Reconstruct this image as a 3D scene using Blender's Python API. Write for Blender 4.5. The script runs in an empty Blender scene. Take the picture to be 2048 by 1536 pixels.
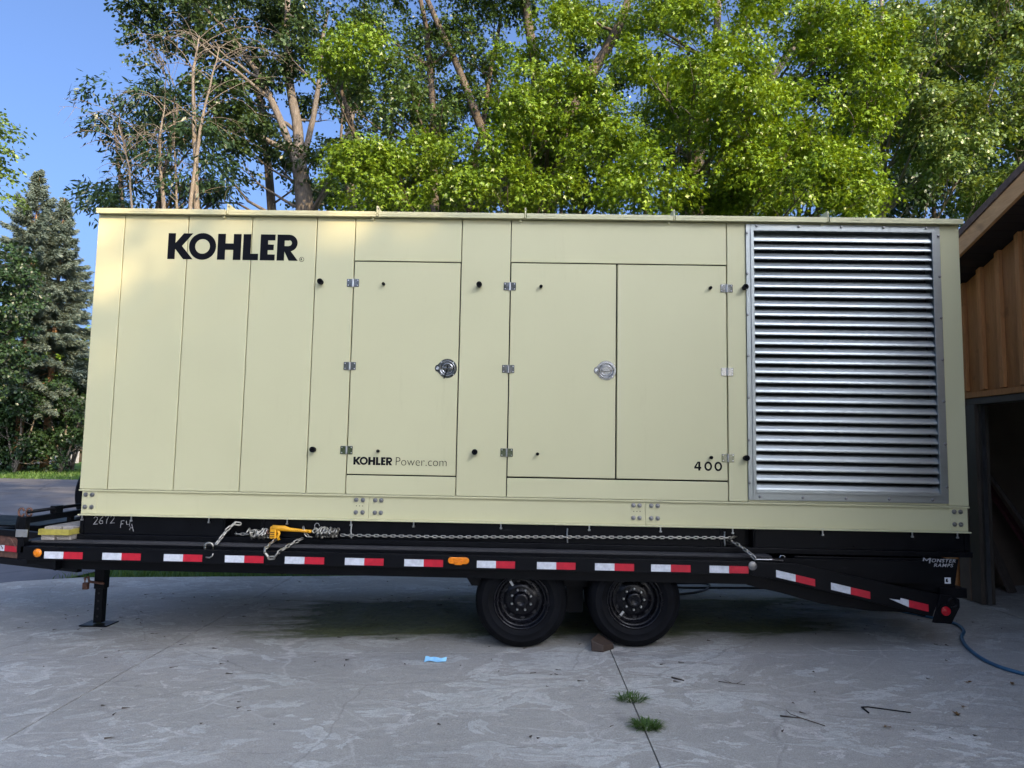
import bpy, math, random
import numpy as np
from mathutils import Vector, Matrix, Euler
R = math.radians
SC = bpy.context.scene
COL = SC.collection
random.seed(7)
rng = np.random.default_rng(11)

# ------------------------------------------------------------------ camera
cam = bpy.data.cameras.new('camera')
cam.sensor_width = 36.0
cam.lens = 36.0 * 1420.0 / 2048.0
cam.clip_start, cam.clip_end = 0.05, 1500
co = bpy.data.objects.new('camera', cam)
COL.objects.link(co)
yaw, pitch, roll = 0.01738, 0.08748, 0.01846
fw = Vector((-math.sin(yaw) * math.cos(pitch), math.cos(yaw) * math.cos(pitch), math.sin(pitch)))
rt = Vector((math.cos(yaw), math.sin(yaw), 0))
up = rt.cross(fw)
rt2 = rt * math.cos(roll) + up * math.sin(roll)
up2 = up * math.cos(roll) - rt * math.sin(roll)
co.matrix_world = Matrix(((rt2.x, up2.x, -fw.x, 0), (rt2.y, up2.y, -fw.y, -5.95), (rt2.z, up2.z, -fw.z, 1.72), (0, 0, 0, 1)))
SC.camera = co

# ------------------------------------------------------------------ light
SUN_AZ, SUN_EL = R(35), R(28)          # azimuth measured from -Y towards +X
sdir = Vector((math.sin(SUN_AZ) * math.cos(SUN_EL), -math.cos(SUN_AZ) * math.cos(SUN_EL), math.sin(SUN_EL)))
w = bpy.data.worlds.new('World')
SC.world = w
w.use_nodes = True
nt = w.node_tree
sky = nt.nodes.new('ShaderNodeTexSky')
sky.sky_type = 'NISHITA'
sky.sun_disc = False
sky.sun_elevation = SUN_EL
sky.sun_rotation = math.atan2(sdir.x, sdir.y)
sky.air_density, sky.dust_density, sky.ozone_density = 0.65, 8.0, 6.5
bgn = nt.nodes['Background']
bgn.inputs[1].default_value = 0.15
gam = nt.nodes.new('ShaderNodeGamma')
gam.inputs[1].default_value = 1.0
nt.links.new(sky.outputs[0], gam.inputs[0])
wb = nt.nodes.new('ShaderNodeMix')
wb.data_type, wb.blend_type = 'RGBA', 'MULTIPLY'
wb.inputs[0].default_value = 1.0
wb.inputs[7].default_value = (1.0, 1.0, 1.0, 1)      # camera balanced for open shade
nt.links.new(gam.outputs[0], wb.inputs[6])
nt.links.new(wb.outputs[2], bgn.inputs[0])
sl = bpy.data.lights.new('sun', 'SUN')
sl.energy, sl.angle, sl.color = 3.4, R(0.53), (1.0, 0.75, 0.44)
so = bpy.data.objects.new('sun', sl)
COL.objects.link(so)
so.rotation_euler = sdir.to_track_quat('Z', 'Y').to_euler()
so.location = (20, -30, 40)
SC.view_settings.view_transform = 'Standard'
SC.view_settings.look = 'None'
SC.view_settings.exposure = 1.52
SC.view_settings.gamma = 1.0

# ------------------------------------------------------------------ materials
def mat(name, col=(0.5, 0.5, 0.5), rough=0.5, metal=0.0, spec=0.5, **kw):
    m = bpy.data.materials.new(name)
    m.use_nodes = True
    n, l = m.node_tree.nodes, m.node_tree.links
    p = n['Principled BSDF']
    p.inputs['Base Color'].default_value = (*col, 1)
    p.inputs['Roughness'].default_value = rough
    p.inputs['Metallic'].default_value = metal
    p.inputs['Specular IOR Level'].default_value = spec
    tc = n.new('ShaderNodeTexCoord')
    gm = n.new('ShaderNodeNewGeometry')
    return m, n, l, p, tc, gm

def noise(n, l, vec, scale, detail=4, rough=0.55, dist=0.0, stretch=None):
    if stretch:
        mp = n.new('ShaderNodeMapping'); mp.inputs['Scale'].default_value = stretch
        l.new(vec, mp.inputs[0]); vec = mp.outputs[0]
    t = n.new('ShaderNodeTexNoise')
    t.inputs['Scale'].default_value = scale
    t.inputs['Detail'].default_value = detail
    t.inputs['Roughness'].default_value = rough
    t.inputs['Distortion'].default_value = dist
    l.new(vec, t.inputs['Vector'])
    return t.outputs['Fac']

def ramp(n, l, fac, stops, interp='LINEAR'):
    r = n.new('ShaderNodeValToRGB')
    e = r.color_ramp.elements
    r.color_ramp.interpolation = interp
    while len(e) < len(stops): e.new(0.5)
    for k, (p, c) in enumerate(stops):
        e[k].position = p
        e[k].color = (*c, 1) if len(c) == 3 else c
    l.new(fac, r.inputs[0])
    return r.outputs[0]

def mix(n, l, fac, a, b, mode='MIX'):
    x = n.new('ShaderNodeMix'); x.data_type = 'RGBA'; x.blend_type = mode
    for s, v in ((0, fac), (6, a), (7, b)):
        if isinstance(v, (int, float)): x.inputs[s].default_value = v
        elif isinstance(v, tuple): x.inputs[s].default_value = (*v, 1)
        else: l.new(v, x.inputs[s])
    return x.outputs[2]

def math_(n, l, op, a, b=0.0):
    x = n.new('ShaderNodeMath'); x.operation = op
    for s, v in ((0, a), (1, b)):
        if isinstance(v, (int, float)): x.inputs[s].default_value = v
        else: l.new(v, x.inputs[s])
    return x.outputs[0]

def bump(n, l, p, h, strength=0.3, dist=0.01):
    b = n.new('ShaderNodeBump')
    b.inputs['Strength'].default_value = strength
    b.inputs['Distance'].default_value = dist
    l.new(h, b.inputs['Height']); l.new(b.outputs[0], p.inputs['Normal'])

def simple(name, col, rough=0.5, metal=0.0, var=0.12, scale=6.0, bmp=0.0, spec=0.5, rvar=0.0):
    m, n, l, p, tc, gm = mat(name, col, rough, metal, spec)
    f = noise(n, l, gm.outputs['Position'], scale, 5)
    a = tuple(max(0, c * (1 - var)) for c in col); b = tuple(min(1, c * (1 + var)) for c in col)
    l.new(ramp(n, l, f, [(0.3, a), (0.7, b)]), p.inputs['Base Color'])
    if rvar:
        l.new(ramp(n, l, f, [(0.3, (max(0.02, rough - rvar),) * 3), (0.7, (rough + rvar,) * 3)]), p.inputs['Roughness'])
    if bmp: bump(n, l, p, noise(n, l, gm.outputs['Position'], scale * 12, 3), bmp, 0.004)
    return m

M = {}
def beige():
    m, n, l, p, tc, gm = mat('beige_paint', (0.60, 0.54, 0.38), 0.42, 0, 0.45)
    f = noise(n, l, gm.outputs['Position'], 0.9, 3)
    c1 = ramp(n, l, f, [(0.3, (0.56, 0.53, 0.315)), (0.7, (0.59, 0.56, 0.335))])
    g = noise(n, l, gm.outputs['Position'], 7.0, 6, 0.7, 0.3, (1.2, 1.2, 0.12))
    c2 = mix(n, l, ramp(n, l, g, [(0.60, (0, 0, 0)), (0.85, (0.42, 0.42, 0.42))]), c1, (0.46, 0.42, 0.25))
    l.new(c2, p.inputs['Base Color'])
    b = noise(n, l, gm.outputs['Position'], 2.2, 2)
    b2 = noise(n, l, gm.outputs['Position'], 420, 1)
    h = math_(n, l, 'ADD', math_(n, l, 'MULTIPLY', b, 1.0), math_(n, l, 'MULTIPLY', b2, 0.02))
    bump(n, l, p, h, 0.2, 0.03)
    return m
M['beige'] = beige()
def blackpaint():
    m, n, l, p, tc, gm = mat('black_paint', (0.010, 0.011, 0.014), 0.34, 0, 0.16)
    f = noise(n, l, gm.outputs['Position'], 5, 6, 0.7)
    s = noise(n, l, gm.outputs['Position'], 16, 6, 0.75, 0.4, (0.25, 1, 2.2))
    c = mix(n, l, ramp(n, l, f, [(0.45, (0, 0, 0)), (0.75, (0.5, 0.5, 0.5))]), (0.0025, 0.003, 0.0045), (0.006, 0.0065, 0.008))
    c = mix(n, l, ramp(n, l, s, [(0.66, (0, 0, 0)), (0.74, (0.4, 0.4, 0.4))]), c, (0.06, 0.06, 0.064))
    l.new(c, p.inputs['Base Color'])
    l.new(ramp(n, l, f, [(0.3, (0.26,) * 3), (0.7, (0.5,) * 3)]), p.inputs['Roughness'])
    bump(n, l, p, noise(n, l, gm.outputs['Position'], 60, 3), 0.06, 0.004)
    return m
M['black'] = blackpaint()
def brushed(name, col, r0, r1, stretch, bmp=0.05, metal=1.0):
    m, n, l, p, tc, gm = mat(name, col, 0.3, metal)
    f = noise(n, l, gm.outputs['Position'], 40, 4, 0.6, 0, stretch)
    g = noise(n, l, gm.outputs['Position'], 3, 4)
    a = tuple(c * 0.86 for c in col)
    l.new(ramp(n, l, math_(n, l, 'ADD', math_(n, l, 'MULTIPLY', f, 0.5), math_(n, l, 'MULTIPLY', g, 0.5)), [(0.35, a), (0.65, col)]), p.inputs['Base Color'])
    l.new(ramp(n, l, f, [(0.3, (r0,) * 3), (0.7, (r1,) * 3)]), p.inputs['Roughness'])
    bump(n, l, p, f, bmp, 0.002)
    return m
M['alum'] = brushed('aluminium', (0.41, 0.44, 0.43), 0.36, 0.52, (0.03, 1, 3), 0.006, 1.0)
M['steel'] = brushed('zinc_steel', (0.62, 0.63, 0.63), 0.25, 0.45, (1, 1, 1), 0.1)
M['bolt'] = brushed('dull_bolt', (0.30, 0.30, 0.30), 0.3, 0.5, (1, 1, 1), 0.1)
M['chain'] = brushed('chain_steel', (0.50, 0.47, 0.40), 0.32, 0.5, (1, 1, 1), 0.15)
M['chrome'] = brushed('polished_steel', (0.38, 0.385, 0.38), 0.08, 0.2, (1, 1, 1), 0.05)
M['screen'] = simple('dark_screen', (0.03, 0.03, 0.032), 0.6)
M['void'] = simple('dark_interior', (0.012, 0.012, 0.013), 0.8)
M['vinyl'] = simple('black_vinyl', (0.003, 0.0035, 0.006), 0.5, var=0.05, spec=0.12)
M['rubber'] = simple('black_rubber', (0.0035, 0.004, 0.0055), 0.72, var=0.5, scale=9, bmp=0.15, rvar=0.08, spec=0.14)
M['rim'] = simple('black_rim', (0.004, 0.004, 0.006), 0.25, var=0.2, scale=18, rvar=0.06, spec=0.28)
M['tapewhite'] = simple('white_reflective_tape', (0.60, 0.62, 0.65), 0.3, var=0.16, scale=30)
M['tapered'] = simple('red_reflective_tape', (0.50, 0.012, 0.03), 0.3, var=0.12, scale=25)
M['amber'] = simple('amber_lens', (0.80, 0.22, 0.006), 0.15, var=0.15, scale=40)
M['redlens'] = simple('red_lens', (0.45, 0.01, 0.02), 0.15, var=0.1)
M['yellow'] = simple('yellow_paint', (0.78, 0.36, 0.012), 0.35, var=0.12, scale=20)
M['yellowstrap'] = simple('yellow_webbing', (0.40, 0.335, 0.06), 0.7, var=0.2, scale=30, bmp=0.2)
M['chalk'] = simple('chalk', (0.42, 0.42, 0.42), 0.9)
M['white'] = simple('white_sticker', (0.72, 0.73, 0.74), 0.45)
M['hoseblue'] = simple('blue_hose', (0.035, 0.11, 0.19), 0.45, var=0.2, scale=10)
M['hoseblack'] = simple('dark_hose', (0.02, 0.022, 0.02), 0.5)
M['paper'] = simple('blue_paper', (0.30, 0.62, 0.86), 0.7, var=0.06, scale=14, bmp=0.1)
M['bag'] = simple('pale_sack', (0.3, 0.31, 0.33), 0.7, var=0.15, scale=9, bmp=0.3)
M['rust'] = simple('rusty_steel', (0.12, 0.055, 0.035), 0.7, var=0.4, scale=25, bmp=0.3)
M['shingle'] = simple('brown_shingle', (0.13, 0.088, 0.075), 0.85, var=0.3, scale=20, bmp=0.4)
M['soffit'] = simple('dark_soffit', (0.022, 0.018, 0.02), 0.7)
M['trimbrown'] = simple('brown_trim', (0.15, 0.105, 0.07), 0.6, var=0.15, scale=3)
M['jamb'] = simple('grey_green_jamb', (0.075, 0.06, 0.044), 0.5, var=0.1)
M['glass'] = simple('window_glass', (0.05, 0.06, 0.07), 0.05)
M['housewall'] = simple('pale_siding', (0.42, 0.39, 0.33), 0.7)
M['housegrey'] = simple('grey_siding', (0.34, 0.34, 0.34), 0.7)

def wood(name, c0, c1, stretch, rough=0.7, scale=6):
    m, n, l, p, tc, gm = mat(name, c0, rough)
    f = noise(n, l, gm.outputs['Position'], scale, 7, 0.65, 1.2, stretch)
    k = noise(n, l, gm.outputs['Position'], 5, 2, 0.5, 0.4)
    c = ramp(n, l, f, [(0.25, c0), (0.75, c1)])
    rnd = n.new('ShaderNodeObjectInfo')
    c = mix(n, l, ramp(n, l, k, [(0.62, (0, 0, 0)), (0.78, (0.6, 0.6, 0.6))]), c, tuple(v * 0.45 for v in c0))
    hs = n.new('ShaderNodeHueSaturation')
    l.new(c, hs.inputs['Color'])
    l.new(math_(n, l, 'ADD', math_(n, l, 'MULTIPLY', rnd.outputs['Random'], 0.35), 0.82), hs.inputs['Value'])
    l.new(hs.outputs[0], p.inputs['Base Color'])
    bump(n, l, p, f, 0.35, 0.006)
    return m
M['siding'] = wood('cedar_siding', (0.40, 0.175, 0.058), (0.63, 0.30, 0.105), (6, 6, 0.5))
M['fascia'] = wood('cedar_fascia', (0.52, 0.27, 0.11), (0.72, 0.42, 0.20), (4, 0.6, 4))
M['timber'] = wood('weathered_timber', (0.20, 0.175, 0.15), (0.40, 0.36, 0.31), (6, 0.5, 6))
M['plank'] = wood('grey_plank', (0.07, 0.052, 0.04), (0.14, 0.11, 0.085), (5, 5, 0.6))
M['redplank'] = wood('red_plank', (0.05, 0.008, 0.010), (0.09, 0.014, 0.016), (5, 5, 0.6))
M['chock'] = wood('dark_split_wood', (0.025, 0.016, 0.012), (0.065, 0.042, 0.028), (3, 8, 8))
M['deckwood'] = wood('deck_planks', (0.030, 0.029, 0.03), (0.06, 0.058, 0.06), (1, 8, 8))

def bark(name, c0, c1, scale=5):
    m, n, l, p, tc, gm = mat(name, c0, 0.85, 0, 0.2)
    f = noise(n, l, gm.outputs['Position'], scale, 7, 0.7, 0.8, (3, 3, 0.7))
    l.new(ramp(n, l, f, [(0.3, c0), (0.7, c1)]), p.inputs['Base Color'])
    bump(n, l, p, f, 0.8, 0.03)
    return m
M['barkgrey'] = bark('grey_bark', (0.06, 0.052, 0.045), (0.20, 0.175, 0.15))
M['barkdark'] = bark('dark_bark', (0.05, 0.04, 0.033), (0.14, 0.115, 0.09))
M['barkpale'] = bark('pale_bark', (0.10, 0.085, 0.07), (0.24, 0.205, 0.165), 8)
M['barkspruce'] = bark('spruce_bark', (0.16, 0.09, 0.05), (0.30, 0.18, 0.10))

def leafmat(name, c0, c1, c2, trans=0.24, rough=0.38):
    """c0..c2: reflectance of old, middling and young leaves (each leaf its own)."""
    m, n, l, p, tc, gm = mat(name, c1, rough, 0, 0.4)
    rc = ramp(n, l, gm.outputs['Random Per Island'], [(0.0, c0), (0.5, c1), (1.0, c2)])
    f = noise(n, l, gm.outputs['Position'], 0.7, 3)
    c = mix(n, l, ramp(n, l, f, [(0.35, (0, 0, 0)), (0.65, (0.35, 0.35, 0.35))]), rc, c2)
    l.new(c, p.inputs['Base Color'])
    tr = n.new('ShaderNodeBsdfTranslucent')
    l.new(mix(n, l, 1.0, c, (1.5, 1.25, 0.45), 'MULTIPLY'), tr.inputs['Color'])
    ms = n.new('ShaderNodeMixShader'); ms.inputs[0].default_value = trans
    l.new(p.outputs[0], ms.inputs[1]); l.new(tr.outputs[0], ms.inputs[2])
    l.new(ms.outputs[0], n['Material Output'].inputs['Surface'])
    return m
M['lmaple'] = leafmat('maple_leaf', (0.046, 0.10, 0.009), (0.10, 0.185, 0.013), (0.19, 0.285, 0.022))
M['lmaple2'] = leafmat('maple_leaf_yellowish', (0.05, 0.108, 0.008), (0.108, 0.198, 0.012), (0.20, 0.30, 0.018))
M['lcotton'] = leafmat('cottonwood_leaf', (0.02, 0.042, 0.018), (0.034, 0.068, 0.024), (0.065, 0.105, 0.032), 0.28)
M['lwillow'] = leafmat('willow_leaf', (0.016, 0.036, 0.018), (0.026, 0.055, 0.024), (0.04, 0.08, 0.03), 0.25)
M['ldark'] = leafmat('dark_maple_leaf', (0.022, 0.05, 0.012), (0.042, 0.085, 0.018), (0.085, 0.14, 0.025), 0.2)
M['lwood'] = leafmat('shaded_forest_leaf', (0.010, 0.024, 0.008), (0.018, 0.040, 0.011), (0.035, 0.068, 0.016), 0.15)  # forest leaf darkened so its colour carries the shade of the deep gaps
M['lash'] = leafmat('ash_leaf', (0.06, 0.115, 0.03), (0.10, 0.165, 0.04), (0.15, 0.22, 0.055), 0.3)
M['lbg'] = leafmat('forest_leaf', (0.035, 0.075, 0.02), (0.055, 0.105, 0.025), (0.09, 0.15, 0.03), 0.35)
M['lhedge'] = leafmat('hedge_leaf', (0.011, 0.027, 0.011), (0.02, 0.045, 0.016), (0.035, 0.068, 0.022), 0.2)
M['needle'] = leafmat('spruce_needle', (0.05, 0.08, 0.068), (0.09, 0.13, 0.108), (0.15, 0.185, 0.15), 0.15, 0.6)
M['blade'] = leafmat('grass_blade', (0.03, 0.075, 0.016), (0.055, 0.125, 0.025), (0.10, 0.17, 0.04), 0.35, 0.5)
M['deadleaf'] = leafmat('dead_leaf', (0.10, 0.055, 0.02), (0.15, 0.08, 0.03), (0.2, 0.12, 0.05), 0.2, 0.7)
M['twig'] = simple('dry_twig', (0.07, 0.05, 0.035), 0.85, var=0.3, scale=20)

def concrete():
    m, n, l, p, tc, gm = mat('stamped_concrete', (0.3, 0.3, 0.32), 0.62, 0, 0.35)
    pos = gm.outputs['Position']
    mp = n.new('ShaderNodeMapping'); mp.inputs['Scale'].default_value = (1.0, 1.55, 1.0)
    mp.inputs['Rotation'].default_value = (0, 0, 0.16)
    l.new(pos, mp.inputs[0])
    # plates of slate-like relief: contour bands of a warped field
    wn = n.new('ShaderNodeTexNoise'); wn.inputs['Scale'].default_value = 1.5; wn.inputs['Detail'].default_value = 8
    l.new(mp.outputs[0], wn.inputs['Vector'])
    wv = n.new('ShaderNodeMix'); wv.data_type = 'RGBA'; wv.blend_type = 'ADD'; wv.inputs[0].default_value = 0.3
    l.new(mp.outputs[0], wv.inputs[6]); l.new(wn.outputs['Color'], wv.inputs[7])
    W = wv.outputs[2]
    A = noise(n, l, W, 1.9, 9, 0.66, 0.5)
    B = noise(n, l, W, 4.3, 8, 0.64, 0.6)
    big = noise(n, l, pos, 0.45, 3)
    fine = noise(n, l, pos, 130, 3, 0.7)
    mid = noise(n, l, pos, 22, 5, 0.7)
    base = ramp(n, l, big, [(0.3, (0.30, 0.288, 0.255)), (0.7, (0.385, 0.37, 0.33))])
    pa = ramp(n, l, A, [(0.0, (0, 0, 0)), (0.545, (0, 0, 0)), (0.552, (0.95, 0.95, 0.95)), (0.60, (0.45, 0.45, 0.45)), (0.66, (0.1, 0.1, 0.1)), (0.666, (0.9, 0.9, 0.9)), (1, (0.3, 0.3, 0.3))])
    zone = ramp(n, l, noise(n, l, pos, 0.55, 4, 0.6), [(0.36, (0.3, 0.3, 0.3)), (0.6, (1, 1, 1))])
    pa = mix(n, l, 1.0, pa, zone, 'MULTIPLY')
    c = mix(n, l, pa, base, (0.54, 0.55, 0.505))
    pb = ramp(n, l, B, [(0.0, (0.5, 0.5, 0.5)), (0.37, (0.4, 0.4, 0.4)), (0.385, (0, 0, 0)), (0.60, (0, 0, 0)), (0.608, (0.85, 0.85, 0.85)), (0.68, (0.1, 0.1, 0.1)), (1, (0, 0, 0))])
    zone2 = ramp(n, l, noise(n, l, pos, 0.7, 4, 0.6, 0, (1.3, 0.8, 1)), [(0.40, (0.15, 0.15, 0.15)), (0.58, (1, 1, 1))])
    pb = mix(n, l, 1.0, pb, zone2, 'MULTIPLY')
    c = mix(n, l, pb, c, (0.58, 0.56, 0.51))
    # shallow stamped seams (pale, worn lines)
    vo = n.new('ShaderNodeTexVoronoi'); vo.feature = 'DISTANCE_TO_EDGE'; vo.inputs['Scale'].default_value = 1.05
    l.new(W, vo.inputs['Vector'])
    seam = ramp(n, l, vo.outputs['Distance'], [(0.0, (1, 1, 1)), (0.006, (0.7, 0.7, 0.7)), (0.013, (0, 0, 0))])
    sm = mix(n, l, 1.0, seam, ramp(n, l, noise(n, l, pos, 1.3, 4), [(0.44, (0, 0, 0)), (0.6, (0.55, 0.55, 0.55))]), 'MULTIPLY')
    c = mix(n, l, sm, c, (0.60, 0.58, 0.53))
    # cooler / warmer blotches, dark dirt
    c = mix(n, l, ramp(n, l, noise(n, l, pos, 0.8, 4), [(0.42, (0, 0, 0)), (0.7, (0.35, 0.35, 0.35))]), c, (0.335, 0.305, 0.265))
    dirt = ramp(n, l, noise(n, l, pos, 3.2, 8, 0.72, 0.9, (0.6, 2.2, 1)), [(0.615, (0, 0, 0)), (0.67, (0.55, 0.55, 0.55))])
    c = mix(n, l, dirt, c, (0.16, 0.145, 0.13))
    ck = n.new('ShaderNodeTexVoronoi'); ck.feature = 'DISTANCE_TO_EDGE'; ck.inputs['Scale'].default_value = 0.33
    l.new(W, ck.inputs['Vector'])
    c = mix(n, l, ramp(n, l, ck.outputs['Distance'], [(0, (0.35,) * 3), (0.0022, (0, 0, 0))]), c, (0.13, 0.12, 0.105))
    oil = ramp(n, l, noise(n, l, pos, 1.7, 3, 0.5), [(0.68, (0, 0, 0)), (0.78, (0.5, 0.5, 0.5))])
    c = mix(n, l, oil, c, (0.12, 0.11, 0.10))
    # greenish shade under the trailer, painted into the concrete colour
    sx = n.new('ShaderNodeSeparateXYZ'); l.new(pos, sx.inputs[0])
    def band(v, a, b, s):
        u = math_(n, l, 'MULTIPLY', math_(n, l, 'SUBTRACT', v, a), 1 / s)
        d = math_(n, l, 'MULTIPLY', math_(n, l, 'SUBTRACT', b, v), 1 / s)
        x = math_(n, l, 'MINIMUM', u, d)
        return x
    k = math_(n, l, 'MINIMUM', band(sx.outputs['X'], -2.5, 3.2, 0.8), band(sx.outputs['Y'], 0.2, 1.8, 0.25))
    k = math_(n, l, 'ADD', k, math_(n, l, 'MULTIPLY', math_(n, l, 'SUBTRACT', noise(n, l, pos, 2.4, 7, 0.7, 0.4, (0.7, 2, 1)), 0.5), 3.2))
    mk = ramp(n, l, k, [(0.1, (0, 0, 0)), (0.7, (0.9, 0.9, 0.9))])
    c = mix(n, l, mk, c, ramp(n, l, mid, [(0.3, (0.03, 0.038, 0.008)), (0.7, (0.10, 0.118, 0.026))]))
    c = mix(n, l, 0.62, c, ramp(n, l, fine, [(0.25, (0.45, 0.45, 0.45)), (0.75, (1.55, 1.55, 1.55))]), 'MULTIPLY')
    c = mix(n, l, 0.35, c, ramp(n, l, mid, [(0.25, (0.72, 0.72, 0.72)), (0.75, (1.26, 1.26, 1.26))]), 'MULTIPLY')
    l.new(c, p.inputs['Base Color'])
    l.new(ramp(n, l, A, [(0.4, (0.48,) * 3), (0.62, (0.7,) * 3)]), p.inputs['Roughness'])
    h = math_(n, l, 'ADD', math_(n, l, 'MULTIPLY', A, 1.0), math_(n, l, 'ADD', math_(n, l, 'MULTIPLY', mid, 0.16), math_(n, l, 'MULTIPLY', fine, 0.05)))
    bump(n, l, p, h, 0.8, 0.03)
    return m
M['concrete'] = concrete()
def asphalt():
    m, n, l, p, tc, gm = mat('asphalt', (0.09, 0.09, 0.095), 0.75)
    pos = gm.outputs['Position']
    a = noise(n, l, pos, 1.0, 6, 0.65, 0.4)
    f = noise(n, l, pos, 60, 4, 0.7)
    c = ramp(n, l, a, [(0.3, (0.06, 0.062, 0.07)), (0.7, (0.115, 0.118, 0.13))])
    c = mix(n, l, 0.6, c, ramp(n, l, f, [(0.3, (0.6,) * 3), (0.7, (1.5,) * 3)]), 'MULTIPLY')
    cr = n.new('ShaderNodeTexVoronoi'); cr.feature = 'DISTANCE_TO_EDGE'; cr.inputs['Scale'].default_value = 0.45
    l.new(pos, cr.inputs['Vector'])
    c = mix(n, l, ramp(n, l, cr.outputs['Distance'], [(0, (0.8,) * 3), (0.02, (0, 0, 0))]), c, (0.035, 0.035, 0.038))
    l.new(c, p.inputs['Base Color'])
    bump(n, l, p, math_(n, l, 'ADD', a, math_(n, l, 'MULTIPLY', f, 0.2)), 0.4, 0.02)
    return m
M['asphalt'] = asphalt()
def lawnm():
    m, n, l, p, tc, gm = mat('lawn', (0.05, 0.11, 0.02), 0.9, 0, 0.2)
    pos = gm.outputs['Position']
    a = noise(n, l, pos, 0.6, 5); f = noise(n, l, pos, 25, 5, 0.75)
    c = ramp(n, l, a, [(0.3, (0.035, 0.085, 0.018)), (0.7, (0.07, 0.14, 0.028))])
    c = mix(n, l, 0.8, c, ramp(n, l, f, [(0.3, (0.5,) * 3), (0.7, (1.5,) * 3)]), 'MULTIPLY')
    l.new(c, p.inputs['Base Color'])
    bump(n, l, p, f, 0.9, 0.05)
    return m
M['lawn'] = lawnm()

# ------------------------------------------------------------------ object helpers
WO = {}
def wo(o): return WO.get(o.name, Vector((0, 0, 0)))
def link(name, data, parent=None, loc=(0, 0, 0), rot=None):
    o = bpy.data.objects.new(name, data)
    COL.objects.link(o)
    loc = Vector(loc)
    WO[o.name] = loc
    if parent is not None:
        o.parent = parent
        o.location = loc - wo(parent)
    else:
        o.location = loc
    if rot is not None: o.rotation_euler = rot
    return o
def tag(o, label=None, cat=None, group=None, kind=None):
    if label: o['label'] = label
    if cat: o['category'] = cat
    if group: o['group'] = group
    if kind: o['kind'] = kind
    return o
def thing(name, loc, label, cat, group=None):
    return tag(link(name, None, None, loc), label, cat, group)

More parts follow.
